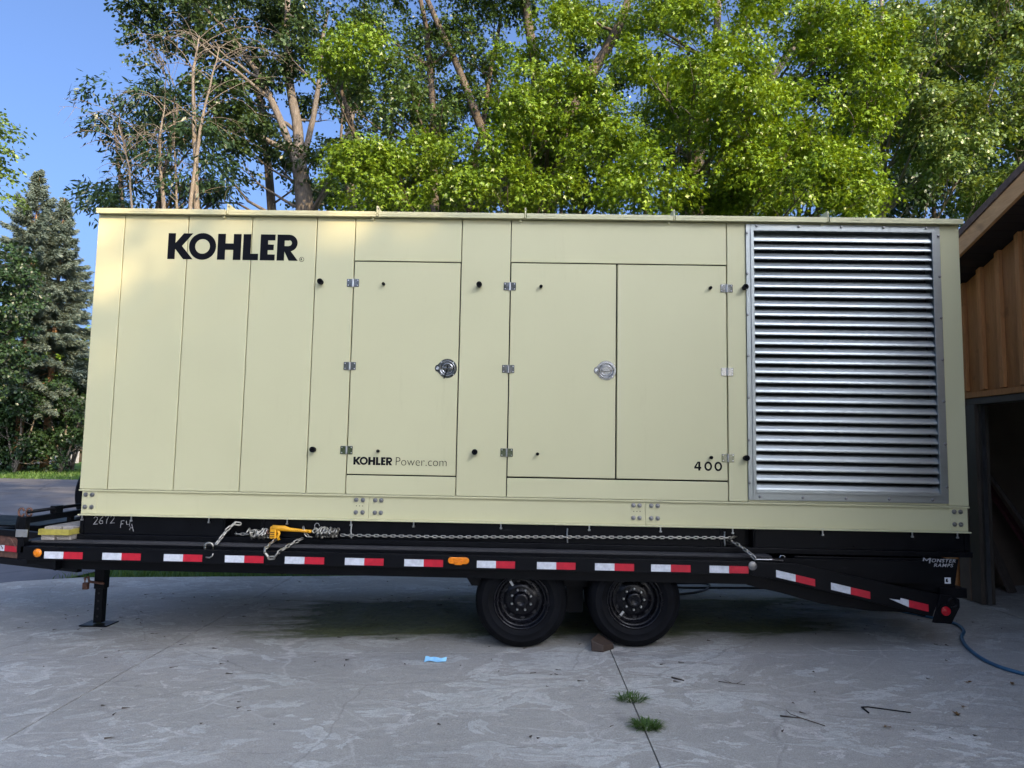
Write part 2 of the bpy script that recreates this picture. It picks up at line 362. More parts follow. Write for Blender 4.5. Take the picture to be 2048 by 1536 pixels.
class MB:
    def __init__(s): s.v, s.f, s.m = [], [], []
    def add(s, vs, fs, m=0):
        b = len(s.v)
        s.v.extend([tuple(v) for v in vs])
        for f in fs:
            s.f.append(tuple(b + i for i in f)); s.m.append(m)
        return s
    def box(s, x0, x1, y0, y1, z0, z1, m=0):
        return s.add([(x0, y0, z0), (x1, y0, z0), (x1, y1, z0), (x0, y1, z0), (x0, y0, z1), (x1, y0, z1), (x1, y1, z1), (x0, y1, z1)],
                     [(0, 3, 2, 1), (4, 5, 6, 7), (0, 1, 5, 4), (1, 2, 6, 5), (2, 3, 7, 6), (3, 0, 4, 7)], m)
    def prism(s, poly, a, b, axis='y', m=0):
        """polygon extruded; axis y: poly in (x,z), ccw seen from -y; axis x: poly in (y,z); axis z: poly in (x,y)"""
        n = len(poly)
        fn = {'y': lambda p, t: (p[0], t, p[1]), 'x': lambda p, t: (t, p[0], p[1]), 'z': lambda p, t: (p[0], p[1], t)}[axis]
        vs = [fn(p, a) for p in poly] + [fn(p, b) for p in poly]
        fs = [tuple(range(n)), tuple(range(2 * n - 1, n - 1, -1))]
        fs += [(i, n + i, n + (i + 1) % n, (i + 1) % n) for i in range(n)]
        return s.add(vs, fs, m)
    def tube(s, pts, rad, n=8, m=0, cap=True):
        pts = [Vector(p) for p in pts]
        if not isinstance(rad, (list, tuple)): rad = [rad] * len(pts)
        vs, fs = [], []
        ref = Vector((0, 0, 1)) if abs((pts[-1] - pts[0]).normalized().z) < 0.9 else Vector((1, 0, 0))
        for i, p in enumerate(pts):
            t = (pts[min(i + 1, len(pts) - 1)] - pts[max(i - 1, 0)]).normalized()
            a = t.cross(ref)
            if a.length < 1e-4: a = t.cross(Vector((0.3, 1, 0.2)))
            a.normalize(); b = a.cross(t)
            for k in range(n):
                an = 2 * math.pi * k / n
                vs.append(p + (a * math.cos(an) + b * math.sin(an)) * rad[i])
        for i in range(len(pts) - 1):
            for k in range(n):
                k2 = (k + 1) % n
                fs.append((i * n + k, i * n + k2, (i + 1) * n + k2, (i + 1) * n + k))
        if cap:
            fs.append(tuple(range(n - 1, -1, -1))); fs.append(tuple(range((len(pts) - 1) * n, len(pts) * n)))
        return s.add(vs, fs, m)
    def cyl(s, p0, p1, r0, r1=None, n=12, m=0):
        return s.tube([p0, p1], [r0, r0 if r1 is None else r1], n, m)
    def lathe(s, prof, c=(0, 0, 0), axis='y', n=40, m=0, closed=False):
        """prof: (radius, offset along axis)"""
        vs, fs = [], []
        for r, h in prof:
            for k in range(n):
                a = 2 * math.pi * k / n
                u, v_ = r * math.cos(a), r * math.sin(a)
                vs.append({'y': (c[0] + u, c[1] + h, c[2] + v_), 'z': (c[0] + u, c[1] + v_, c[2] + h), 'x': (c[0] + h, c[1] + u, c[2] + v_)}[axis])
        q = len(prof)
        for i in range(q if closed else q - 1):
            j = (i + 1) % q
            for k in range(n):
                k2 = (k + 1) % n
                fs.append((i * n + k, i * n + k2, j * n + k2, j * n + k))
        return s.add(vs, fs, m)
    def mesh(s, name, mats, smooth=False):
        me = bpy.data.meshes.new(name)
        me.from_pydata(s.v, [], s.f)
        for mm in mats: me.materials.append(M[mm])
        me.polygons.foreach_set('material_index', s.m)
        if smooth: me.polygons.foreach_set('use_smooth', [True] * len(s.f))
        me.validate(); me.update()
        return me
    def build(s, name, mats, parent=None, loc=(0, 0, 0), rot=None, smooth=False, bevel=0, seg=2, angle=None):
        if isinstance(mats, str): mats = [mats]
        me = s.mesh(name, mats, smooth or angle is not None)
        o = link(name, me, parent, loc, rot)
        if bevel:
            b = o.modifiers.new('bevel', 'BEVEL'); b.width = bevel; b.segments = seg; b.limit_method = 'ANGLE'; b.angle_limit = R(40)
        if angle is not None:
            me.set_sharp_from_angle(angle=R(angle))
        return o

def np_mesh(name, verts, quads, material):
    """big mesh from arrays: verts (N,3), quads (M,4)"""
    me = bpy.data.meshes.new(name)
    nv, nf = len(verts), len(quads)
    me.vertices.add(nv); me.vertices.foreach_set('co', np.ascontiguousarray(verts, dtype=np.float32).ravel())
    me.loops.add(nf * 4); me.loops.foreach_set('vertex_index', np.ascontiguousarray(quads, dtype=np.int32).ravel())
    me.polygons.add(nf)
    me.polygons.foreach_set('loop_start', np.arange(0, nf * 4, 4, dtype=np.int32))
    me.polygons.foreach_set('loop_total', np.full(nf, 4, dtype=np.int32))
    me.update(calc_edges=True)
    me.materials.append(M[material])
    return me

def text_mesh(body, size, shear=0.0, offset=0.0, spacing=1.0, align='LEFT', extrude=0.0005):
    cu = bpy.data.curves.new('lettering', 'FONT')
    cu.body, cu.size, cu.shear, cu.offset, cu.space_character, cu.align_x, cu.extrude = body, size, shear, offset, spacing, align, extrude
    cu.resolution_u = 4
    ob = bpy.data.objects.new('lettering', cu)
    COL.objects.link(ob)
    dg = bpy.context.evaluated_depsgraph_get()
    me = bpy.data.meshes.new_from_object(ob.evaluated_get(dg))
    bpy.data.objects.remove(ob)
    bpy.data.curves.remove(cu)
    return me

def gz(x, y=0):
    return 0.105 + 0.027 * min(max(x, -9.0), 12.0)

# ================================================================== GROUND
def sheet(name, poly, dz, material, kind='structure', thick=None):
    mb = MB()
    if thick is None:
        mb.add([(x, y, gz(x) + dz) for x, y in poly], [tuple(range(len(poly)))])
    else:
        n = len(poly)
        mb.add([(x, y, gz(x) + dz) for x, y in poly] + [(x, y, gz(x) + dz - thick) for x, y in poly],
               [tuple(range(n)), tuple(range(2 * n - 1, n - 1, -1))] + [(i, n + i, n + (i + 1) % n, (i + 1) % n) for i in range(n)])
    o = mb.build(name, material)
    if kind: tag(o, kind=kind)
    return o
# one sheet to the horizon
g = MB()
xs = [-400, -60, -30, -9, -5, 0, 5, 12, 30, 400]; ys = [-300, -40, -10, 0, 10, 40, 500]
vs = [(x, y, gz(x) - 0.07) for y in ys for x in xs]
fs = [(j * 10 + i, j * 10 + i + 1, (j + 1) * 10 + i + 1, (j + 1) * 10 + i) for j in range(6) for i in range(9)]
g.add(vs, fs)
tag(g.build('ground', 'lawn'), kind='structure')
def strip_poly(pts): return pts
# asphalt yard, cut along x = -9 so each piece is flat
sheet('asphalt_road', [(-9, -25), (-9, 26.6), (-60, 26.6), (-60, -25)], -0.03, 'asphalt')
sheet('asphalt_road', [(-9, 0.2), (-7.2, 1.7), (-6.3, 2.6), (-5.95, 2.9), (-5.75, 4.0), (-5.2, 7), (-5.4, 14), (-7, 20), (-9, 23)], -0.03, 'asphalt')
# concrete driveway: slabs with open joints
drive = tag(link('driveway', None), kind='structure')
sub = MB(); sub.add([(x, y, gz(x) - 0.055) for x, y in ((-8.9, -13.9), (9.5, -13.9), (9.5, 3.1), (-5.7, 3.1), (-6.3, 2.8), (-7.2, 1.8), (-8.9, 0.4))], [(0, 1, 2, 3, 4, 5, 6)])
sub.build('slab_bed', 'void', drive)
XC = [-9.0, -6.3, -2.885, 0.718, 4.60, 9.6]; YC = [-14, -11, -7.4, -3.8, -0.19, 3.2]
for i in range(5):
    for j in range(5):
        gx = 0.006 if i != 2 else 0.005
        x0, x1, y0, y1 = XC[i] + (0.0045 if i else 0), XC[i + 1] - 0.0045, YC[j] + 0.0035, YC[j + 1] - 0.0035
        if i == 0: x1 = XC[1] + 0.0
        if i == 1: x0 = XC[1] + 0.002
        poly = [(x0, y0), (x1, y0), (x1, y1), (x0, y1)]
        if i == 0 and j == 4: poly = [(x0, y0), (x1, y0), (x1, 2.93), (-7.2, 2.0), (x0, 0.6)]
        if i == 1 and j == 4: poly = [(x0, y0), (x1, y0), (x1, y1), (-5.6, y1), (x0, 2.94)]
        n = len(poly); mb = MB()
        mb.add([(x, y, gz(x)) for x, y in poly] + [(x, y, gz(x) - 0.1) for x, y in poly],
               [tuple(range(n)), tuple(range(2 * n - 1, n - 1, -1))] + [(a, n + a, n + (a + 1) % n, (a + 1) % n) for a in range(n)])
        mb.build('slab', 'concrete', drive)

# grass blades: verge between slab and yard, and the far lawn edge
def blades(name, n, xr, yr, h, wd, clump=0.0, seed=1, mask=None, zoff=-0.05, lean=0.5):
    r = np.random.default_rng(seed)
    x = r.uniform(*xr, n); y = r.uniform(*yr, n)
    if mask is not None:
        k = mask(x, y, r); x, y = x[k], y[k]; n = len(x)
    z = 0.105 + 0.027 * np.clip(x, -9, 12) + zoff
    a = r.uniform(0, 2 * np.pi, n); hh = h * r.uniform(0.5, 1.2, n)
    dx, dy = np.cos(a), np.sin(a); l1 = lean * hh * r.uniform(0.1, 1.2, n); b = r.uniform(0, 2 * np.pi, n)
    lx, ly = np.cos(b) * l1, np.sin(b) * l1
    P = np.zeros((n, 6, 3))
    for k, (t, ww) in enumerate(((0, 1), (0.55, 0.8), (1, 0.1))):
        for s, sg in ((0, -1), (1, 1)):
            P[:, 2 * k + s, 0] = x + lx * t ** 1.8 + sg * dx * wd * ww
            P[:, 2 * k + s, 1] = y + ly * t ** 1.8 + sg * dy * wd * ww
            P[:, 2 * k + s, 2] = z + hh * t * (1 - 0.25 * t * lean)
    q = (np.arange(n) * 6)[:, None, None] + np.array([[0, 1, 3, 2], [2, 3, 5, 4]])[None]
    return np_mesh(name, P.reshape(-1, 3), q.reshape(-1, 4), 'blade')
verge = link('grass', blades('grass', 9000, (-6.4, 4.4), (3.2, 4.6), 0.11, 0.006, seed=3,
             mask=lambda x, y, r: (r.random(len(x)) < np.clip(1.2 - (y - 3.2), 0.1, 1)) & (x > -6 + (y - 3.2) * 0.9)))
tag(verge, 'short green grass growing along the far edge of the concrete', 'grass', kind='stuff')
far = link('grass', blades('grass', 14000, (-44, -12), (26.2, 36), 0.16, 0.02, seed=4))
tag(far, 'mown green lawn between the asphalt yard and the dark hedge', 'grass', kind='stuff')

# ================================================================== GARAGE (right edge)
gar = thing('garage', (4.62, 1.0, gz(4.62)), 'cedar sided garage with its dark doorway open beside the louvred end', 'garage')
XW = 4.62
def roofz(y): return 3.545 - 0.335 * (y - 1.434) if y > -0.9 else 3.545 - 0.335 * (-0.9 - 1.434) - 0.335 * (-0.9 - y)
# backing wall above the doorway and far pier
mb = MB()
mb.prism([(-4.6, 2.36), (2.45, 2.36), (2.45, roofz(2.45)), (-0.9, roofz(-0.9)), (-4.6, roofz(-4.6))], XW + 0.03, XW + 0.14, 'x')
mb.box(XW + 0.03, XW + 0.14, 1.56, 2.45, 0.2, 2.36)
mb.box(XW + 0.03, XW + 0.14, -4.6, -3.25, 0.2, 2.36)
mb.build('wall', 'siding', gar)
mb = MB()                                      # side and back walls
mb.box(XW + 0.14, 10.5, 2.33, 2.45, 0.2, roofz(2.45)); mb.box(XW + 0.14, 10.5, -4.6, -4.48, 0.2, roofz(-4.6)); mb.box(10.4, 10.5, -4.48, 2.33, 0.2, 4.2)
mb.build('wall', 'trimbrown', gar)
# cedar boards and battens
yb = 2.45
bw = 0.285
edges = [2.45, 2.06, 1.775, 1.486] + [1.2 - 0.285 * k for k in range(21)]
for k in range(len(edges) - 1):
    y1, y0 = edges[k], edges[k + 1]
    z0 = 2.36 if y1 < 1.6 and y0 > -3.3 else 0.26
    if y0 < -4.6: break
    m_ = MB().prism([(y0 + 0.002, z0), (y1 - 0.002, z0), (y1 - 0.002, roofz(y1) - 0.02), (y0 + 0.002, roofz(y0) - 0.02)], XW, XW + 0.03, 'x')
    m_.build('siding_board', 'siding', gar)
    if k:
        b_ = MB().prism([(y1 - 0.03, z0 + 0.012), (y1 + 0.03, z0 + 0.012), (y1 + 0.03, roofz(y1 + .03) - 0.02), (y1 - 0.03, roofz(y1 - .03) - 0.02)], XW - 0.042, XW - 0.001, 'x')
        b_.build('batten', 'siding', gar, bevel=0.002, seg=1)
MB().box(XW - 0.03, XW - 0.002, -3.4, 1.55, 2.302, 2.358).build('head_trim', 'siding', gar, bevel=0.003, seg=1)
MB().box(XW - 0.012, XW + 0.16, -3.25, 1.52, 2.235, 2.298).build('door_head', 'jamb', gar)
MB().box(XW - 0.02, XW + 0.12, 1.37, 1.525, 0.235, 2.232).build('door_jamb', 'jamb', gar, bevel=0.004, seg=1)
MB().box(XW + 0.02, XW + 0.06, 1.335, 1.368, 0.235, 2.232).build('door_track', 'bolt', gar)
MB().box(XW - 0.03, XW - 0.001, 1.53, 1.70, 0.235, 2.30).build('door_casing', 'trimbrown', gar, bevel=0.003, seg=1)
# roof: fascia, shingle edge, soffit boards
XF = 4.30
for sgn, (ya, yb_) in enumerate(((-0.9, 3.1), (-4.95, -0.9))):
    za, zb = roofz(ya), roofz(yb_)
    MB().prism([(ya, za - 0.02), (yb_, zb - 0.02), (yb_, zb + 0.150), (ya, za + 0.150)], XF - 0.035, XF, 'x').build('fascia_board', 'fascia', gar, bevel=0.003, seg=1)
    MB().prism([(ya, za + 0.152), (yb_, zb + 0.152), (yb_, zb + 0.222), (ya, za + 0.222)], XF - 0.05, 10.8, 'x').build('roof', 'shingle', gar)
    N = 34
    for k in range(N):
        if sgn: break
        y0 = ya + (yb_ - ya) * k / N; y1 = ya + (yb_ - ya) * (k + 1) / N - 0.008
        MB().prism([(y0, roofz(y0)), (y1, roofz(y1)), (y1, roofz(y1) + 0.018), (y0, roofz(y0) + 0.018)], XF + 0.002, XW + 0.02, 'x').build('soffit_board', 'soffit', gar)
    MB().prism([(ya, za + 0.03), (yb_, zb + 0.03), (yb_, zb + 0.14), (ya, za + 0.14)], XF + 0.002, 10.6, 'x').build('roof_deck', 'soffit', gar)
# things inside the doorway
def lean_plank(p0, p1, wv, th, material, label, cat='plank'):
    p0, p1, wv = Vector(p0), Vector(p1), Vector(wv)
    d = (p1 - p0).normalized(); n_ = d.cross(wv).normalized() * th; wv = wv * 1.0
    c = [p0 - wv / 2, p0 + wv / 2, p1 + wv / 2, p1 - wv / 2]
    m_ = MB().add(c + [q + n_ for q in c], [(0, 3, 2, 1), (4, 5, 6, 7), (0, 1, 5, 4), (1, 2, 6, 5), (2, 3, 7, 6), (3, 0, 4, 7)])
    return tag(m_.build('plank', material), label, cat, 'planks leaning inside the garage')
zf = gz(5.4) + 0.002
lean_plank((5.30, 1.93, zf), (5.02, 2.22, 1.35), (0.11, 0.06, 0), 0.03, 'plank', 'short grey board leaning just inside the garage doorway')
lean_plank((5.72, 1.80, zf), (5.05, 2.25, 1.75), (0.10, 0.07, 0), 0.03, 'redplank', 'dark red board leaning inside the garage')
lean_plank((5.80, 1.66, zf), (5.15, 2.26, 1.75), (0.022, 0.02, 0), 0.03, 'plank', 'thin tan stick leaning in front of the red board')
sk = MB(); sk.lathe([(0.001, 0), (0.20, 0.0), (0.25, 0.08), (0.245, 0.3), (0.2, 0.46), (0.09, 0.56), (0.06, 0.62), (0.001, 0.64)], (5.72, 1.28, zf), 'z', 20)
for k, v in enumerate(sk.v):
    a = math.atan2(v[1] - 1.28, v[0] - 5.72); s_ = 1 + 0.07 * math.sin(5 * a + v[2] * 9) + 0.03 * math.sin(11 * a)
    sk.v[k] = (5.72 + (v[0] - 5.72) * s_, 1.28 + (v[1] - 1.28) * s_, v[2])
tag(sk.build('sack', 'bag', smooth=True), 'pale bulging sack standing on the garage floor', 'sack')


# ================================================================== TREES
LEAF_MAPLE = np.array([(0, 0), (0.46, 0.50), (0.15, 0.48), (0, 1.0), (-0.15, 0.48), (-0.46, 0.50)])
LEAF_OVAL = np.array([(0, 0), (0.32, 0.38), (0.27, 0.66), (0, 1.0), (-0.27, 0.66), (-0.32, 0.38)])
LEAF_LONG = np.array([(0, 0), (0.15, 0.30), (0.13, 0.62), (0, 1.0), (-0.13, 0.62), (-0.15, 0.30)])
def unit(a): return a / np.maximum(np.linalg.norm(a, axis=-1, keepdims=True), 1e-6)
def leaf_cloud(boughs, dens, size, shape, seed, spray=11, droop=0.75, upw=0.75, shell=0.5, sub=0.42, nr=0.62):
    """each bough holds smaller leafy clumps on its shell; each clump is a dome of short drooping sprays"""
    r = np.random.default_rng(seed)
    out = []
    for (x, y, z, rx, rz) in boughs:
        ry = rx * 0.85
        nsub = max(4, int(0.62 * (rx * rz + rx * ry + ry * rz) / (sub * sub) * 1.5))
        D = unit(r.normal(size=(nsub, 3)))
        D[:, 2] = np.where(r.random(nsub) < 0.65, np.abs(D[:, 2]), D[:, 2])
        C = D * (r.uniform(shell, 1.0, (nsub, 1)) ** 0.6) * np.array([rx, ry, rz]) * (1 + 0.12 * r.normal(size=(nsub, 1)))
        sr = sub * r.uniform(0.55, 1.25, nsub)
        nl = np.maximum(2, (dens * 7.5 * sr * sr * 2.2 / (size * size) / spray)).astype(int)
        idx = np.repeat(np.arange(nsub), nl); n_s = len(idx)
        d = unit(r.normal(size=(n_s, 3)) + D[idx] * 0.5 + np.array([0, 0, 0.35]))
        c = C[idx] + d * sr[idx][:, None] * np.array([1.0, 1.0, 0.6]) * (r.uniform(0.45, 1.05, (n_s, 1)))
        out_d = unit(d + D[idx] * 0.3 + r.normal(size=(n_s, 3)) * 0.2)
        tw = unit(out_d * np.array([1, 1, 0.5]) + np.array([0, 0, -droop]) * r.uniform(0.3, 1.2, (n_s, 1)))
        L = size * 2.2
        t = r.uniform(-0.3, 1.0, (n_s, spray, 1)) * L
        p = c[:, None] + tw[:, None] * t + r.normal(size=(n_s, spray, 3)) * size * 0.5
        nrm = unit(out_d[:, None] * 0.6 + np.array([0, 0, upw]) + r.normal(size=(n_s, spray, 3)) * nr)
        tip = tw[:, None] * 0.9 + r.normal(size=(n_s, spray, 3)) * 0.5 + np.array([0, 0, -0.25])
        tip = unit(tip - nrm * (tip * nrm).sum(-1, keepdims=True))
        side = np.cross(nrm, tip)
        s = size * r.uniform(0.65, 1.2, (n_s, spray, 1))
        P = []
        for k, (u, v) in enumerate(shape):
            bend = -0.16 * abs(u) * 2 - 0.22 * max(0, v - 0.4)
            P.append(p + side * u * s + tip * v * s + nrm * bend * s)
        P = np.stack(P, 2).reshape(-1, 6, 3) + np.array([x, y, z])
        out.append(P)
    V = np.concatenate(out)
    n = len(V)
    q = (np.arange(n) * 6)[:, None, None] + np.array([[0, 1, 2, 3], [0, 3, 4, 5]])[None]
    return V.reshape(-1, 3), q.reshape(-1, 4)

def curve(p0, p1, bow=0.15, n=7, rs=None, wob=0.03, up=0.0):
    rs = rs or random
    p0, p1 = Vector(p0), Vector(p1); d = p1 - p0; L = d.length
    s = Vector((rs.uniform(-1, 1), rs.uniform(-1, 1), rs.uniform(-0.3, 0.5))) * bow * L
    s.z += up * L
    pts = []
    for i in range(n):
        t = i / (n - 1)
        p = p0 + d * t + s * (4 * t * (1 - t))
        if 0 < i < n - 1: p += Vector((rs.uniform(-1, 1), rs.uniform(-1, 1), rs.uniform(-1, 1))) * wob * L / n * 2
        pts.append(p)
    return pts
def taper(r0, r1, n): return [r0 + (r1 - r0) * i / (n - 1) for i in range(n)]
def at_path(pts, t):
    f = t * (len(pts) - 1); i = min(int(f), len(pts) - 2)
    return pts[i].lerp(pts[i + 1], f - i)

def tree(name, trunks, boughs, label, cat, group, barkm, leafm, dens, size, shape, seed, limb_r=0.05, twigs=3, droop=0.75, upw=0.75, shell=0.5, sub=0.42):
    """trunks: list of (points, r0, r1).  Every bough is carried by a limb off the nearest trunk."""
    rs = random.Random(seed)
    b0 = trunks[0][0][0]
    t = thing(name, b0, label, cat, group)
    mb = MB(); lm = MB()
    paths = []
    for pts, r0, r1 in trunks:
        P = []
        for a, b in zip(pts[:-1], pts[1:]):
            P += curve(a, b, 0.03, 5, rs, 0.02)[:-1]
        P.append(Vector(pts[-1]))
        rr = taper(r0, r1, len(P))
        rr[0] *= 1.25
        mb.tube(P, rr, 10); paths.append((P, rr))
    for (x, y, z, rx, rz) in boughs:
        c = Vector((x, y, z))
        best = None
        for P, rr in paths:
            for i, p in enumerate(P[1:], 1):
                dz = c.z - p.z
                hd = math.hypot(c.x - p.x, c.y - p.y)
                if dz < -0.3: continue
                cost = abs(dz - 0.7 * hd) + hd * 0.6
                if best is None or cost < best[0]: best = (cost, p, rr[i])
        if best is None: continue
        _, p, r_ = best
        L = (c - p).length
        n = 7
        pts = curve(p, c + Vector((0, 0, -0.2 * rz)), 0.08, n, rs, 0.05, -0.04)
        r0 = min(r_ * 0.6, limb_r * (0.6 + 0.25 * L))
        lm.tube(pts, taper(r0, 0.008, n), 6, cap=False)
        for k in range(twigs):
            a = at_path(pts, rs.uniform(0.45, 0.95))
            e = c + Vector((rs.uniform(-1, 1) * rx, rs.uniform(-1, 1) * rx * 0.8, rs.uniform(-0.7, 0.9) * rz))
            lm.tube(curve(a, e, 0.12, 5, rs, 0.06), taper(0.012, 0.003, 5), 4, cap=False)
    mb.build('trunk', barkm, t, smooth=True)
    if lm.v: tag(lm.build('limbs', barkm, t, smooth=True), kind='stuff')
    V, q = leaf_cloud(boughs, dens, size, shape, seed, droop=droop, upw=upw, shell=shell, sub=sub)
    link('crown', np_mesh('crown', V, q, leafm), t)
    return t, len(q)
MAPLE_MID = [(0.36,7.5,8.83,0.81,0.57),(0,8.3,10.07,0.7,0.5),(0.43,8.8,11,0.73,0.52),(-0.63,8.8,9.01,0.83,0.47),(0.12,7.1,7.97,0.55,0.37),(0.82,7.8,8.63,0.53,0.48),(1.27,7.7,8.07,0.53,0.43),(1.45,7.5,7.37,0.62,0.47),(-0.93,7.3,7.26,0.7,0.37),(-0.38,6.9,6.62,0.77,0.41),(-1.18,7.1,6.39,0.51,0.32),(0.33,7,6.47,0.41,0.27),(1.29,7.8,6.83,0.58,0.44),(-2.91,6.9,6.94,0.5,0.29),(-3.03,6.9,6.32,0.5,0.34),(-2.47,7.3,6.94,0.56,0.42),(-2.06,7.7,7.51,0.31,0.24),(-2.48,8.3,8.52,0.8,0.5),(-3.61,7.8,9.59,0.58,0.48),(-4.06,7.3,9.14,0.35,0.39),(-2.59,8.8,9.55,0.68,0.47),(-3.34,9.3,9.28,0.64,0.54),(-2.34,9.8,11.36,0.67,0.55),(-1.51,9.6,11.49,0.66,0.49),(-1.27,9.8,10.52,0.67,0.55),(-1.85,10,9.77,0.67,0.56),(-0.83,9.8,11.74,0.67,0.5),(1.19,10.3,12.2,0.69,0.46),(-1.87,8.8,7.05,0.62,0.47),(-3.04,8.8,6.7,0.73,0.42),(0.04,8.8,7.95,0.73,0.47),(0.94,9.6,8.3,0.66,0.55),(-0.79,8.8,6.62,0.93,0.36),(0.81,8.8,6.53,0.93,0.36),(-4.23,9.8,11.84,0.78,0.5),(-3.26,9.8,10.99,0.67,0.44),(-4.35,10.1,9.79,0.57,0.51),(0.2,9.3,12.39,1.29,0.64),(-1.56,9.8,12.85,1.33,0.67),(-3.32,9.8,12.71,1.11,0.67)]
MAPLE_RIGHT = [(2.39,7.6,9.17,0.67,0.43),(3.09,6.6,8.62,0.75,0.44),(3.83,6.8,8.89,0.58,0.45),(4.54,7.2,9.83,0.79,0.51),(5.38,7.4,9.85,0.89,0.52),(6.08,7,9.82,0.64,0.46),(6.49,7.2,9.34,0.44,0.46),(5.66,7.4,9.04,0.8,0.47),(6.57,7.4,8.74,0.52,0.47),(3.26,6.4,7.86,0.83,0.43),(3.97,6.4,7.77,0.65,0.39),(5.14,7.1,8.13,0.83,0.41),(6.32,7.4,8.19,0.61,0.38),(3.79,6.4,7.17,0.65,0.35),(4.74,6.8,7.26,0.67,0.4),(5.63,7.4,7.53,0.47,0.38),(4.25,6.2,6.54,0.64,0.39),(4.93,6.4,6.4,0.83,0.39),(6.01,7,6.88,0.59,0.41),(6.42,7.1,6.58,0.51,0.37),(2.06,6.2,6.11,0.56,0.36),(2.31,6.6,6.77,0.51,0.34),(1.85,7.6,7.57,0.43,0.57),(3.37,7.6,6.73,0.67,0.43),(3.31,8.6,8.02,0.67,0.46),(3.85,7.6,6.48,0.67,0.33),(3.72,8.1,10.37,0.79,0.45),(2.99,9.1,10.86,0.64,0.48),(3.1,9.1,9.19,0.64,0.48),(2.6,9.4,9.04,0.49,0.49),(5.8,7.4,6.34,0.85,0.33),(4.72,7.6,6.29,0.86,0.29),(3.17,7.6,6.27,0.76,0.29),(4.55,8.1,11.03,1.09,0.4),(6.09,8.1,11.15,1.09,0.4),(3.64,8.6,11.7,1.23,0.46),(5.79,8.6,12.28,1.33,0.51),(4.18,8.6,12.38,1.23,0.51),(2.4,9.6,11.76,0.6,0.44)]
COTTONWOOD = [(-10.3,12.9,13.79,1,0.53),(-9.59,13.55,13.6,0.96,0.69),(-12.2,15.34,14.09,0.6,0.52),(-9.71,16.07,15.66,1.24,0.78),(-8.58,16.23,15.25,1.09,0.78),(-10.7,12.95,12.92,0.6,0.53),(-9.24,14.15,13.19,0.99,0.57),(-7.64,15.84,15.53,1.07,0.69),(-6.39,14.52,14.06,0.79,0.65),(-7.95,13.96,12.78,0.84,0.56),(-7.13,15.52,13.66,0.6,0.6),(-9.46,15.81,12.96,0.69,0.61),(-8.86,13.23,10.81,0.81,0.61),(-8.13,14.56,12.01,0.58,0.65),(-8.27,13.23,10.46,0.81,0.61),(-9,13.35,9.91,0.61,0.54),(-8.38,14.61,10.46,0.58,0.65),(-6.95,13.61,12.9,0.48,0.41),(-6.37,15.6,12.06,0.61,0.76),(-6.23,14.02,10.23,0.63,0.56),(-5.57,13.35,9.37,0.54,0.68),(-6.62,14.97,9.38,0.66,0.44),(-8.25,13.64,9.61,0.48,0.34),(-4.92,12.94,9.79,0.53,0.8),(-12.22,16.3,17.01,1.41,0.78),(-8.87,13.36,15.16,1.36,0.68),(-6.91,13.17,15.04,1.35,0.67),(-5.7,14.43,12.75,0.5,0.57),(-11.03,12.71,13.51,0.53,0.33),(-7.79,15.54,10.38,0.45,0.38),(-8.78,12.97,11.49,0.53,0.4)]
WILLOW = [(-9.98,10.76,10.07,0.59,0.41),(-10.3,12.25,10.33,0.64,0.51),(-9.55,11.53,10.73,0.37,0.31),(-11.11,12.19,9.8,0.38,0.28),(-10.45,12.14,9.51,0.64,0.51),(-9.53,11.87,9.68,0.56,0.56),(-8.18,10.75,9.19,0.47,0.59),(-9.78,11.73,8.67,0.62,0.5),(-8.53,10.8,8.32,0.65,0.53),(-7.87,10.72,8.29,0.47,0.59),(-10.72,12.05,8.18,0.57,0.28),(-9.44,11.19,7.75,0.72,0.3),(-8.78,11.9,8.01,0.75,0.38),(-10.91,11.55,7.64,0.22,0.12),(-9.35,11.95,10.47,0.5,0.44),(-7.92,11.72,8.03,0.5,0.31)]
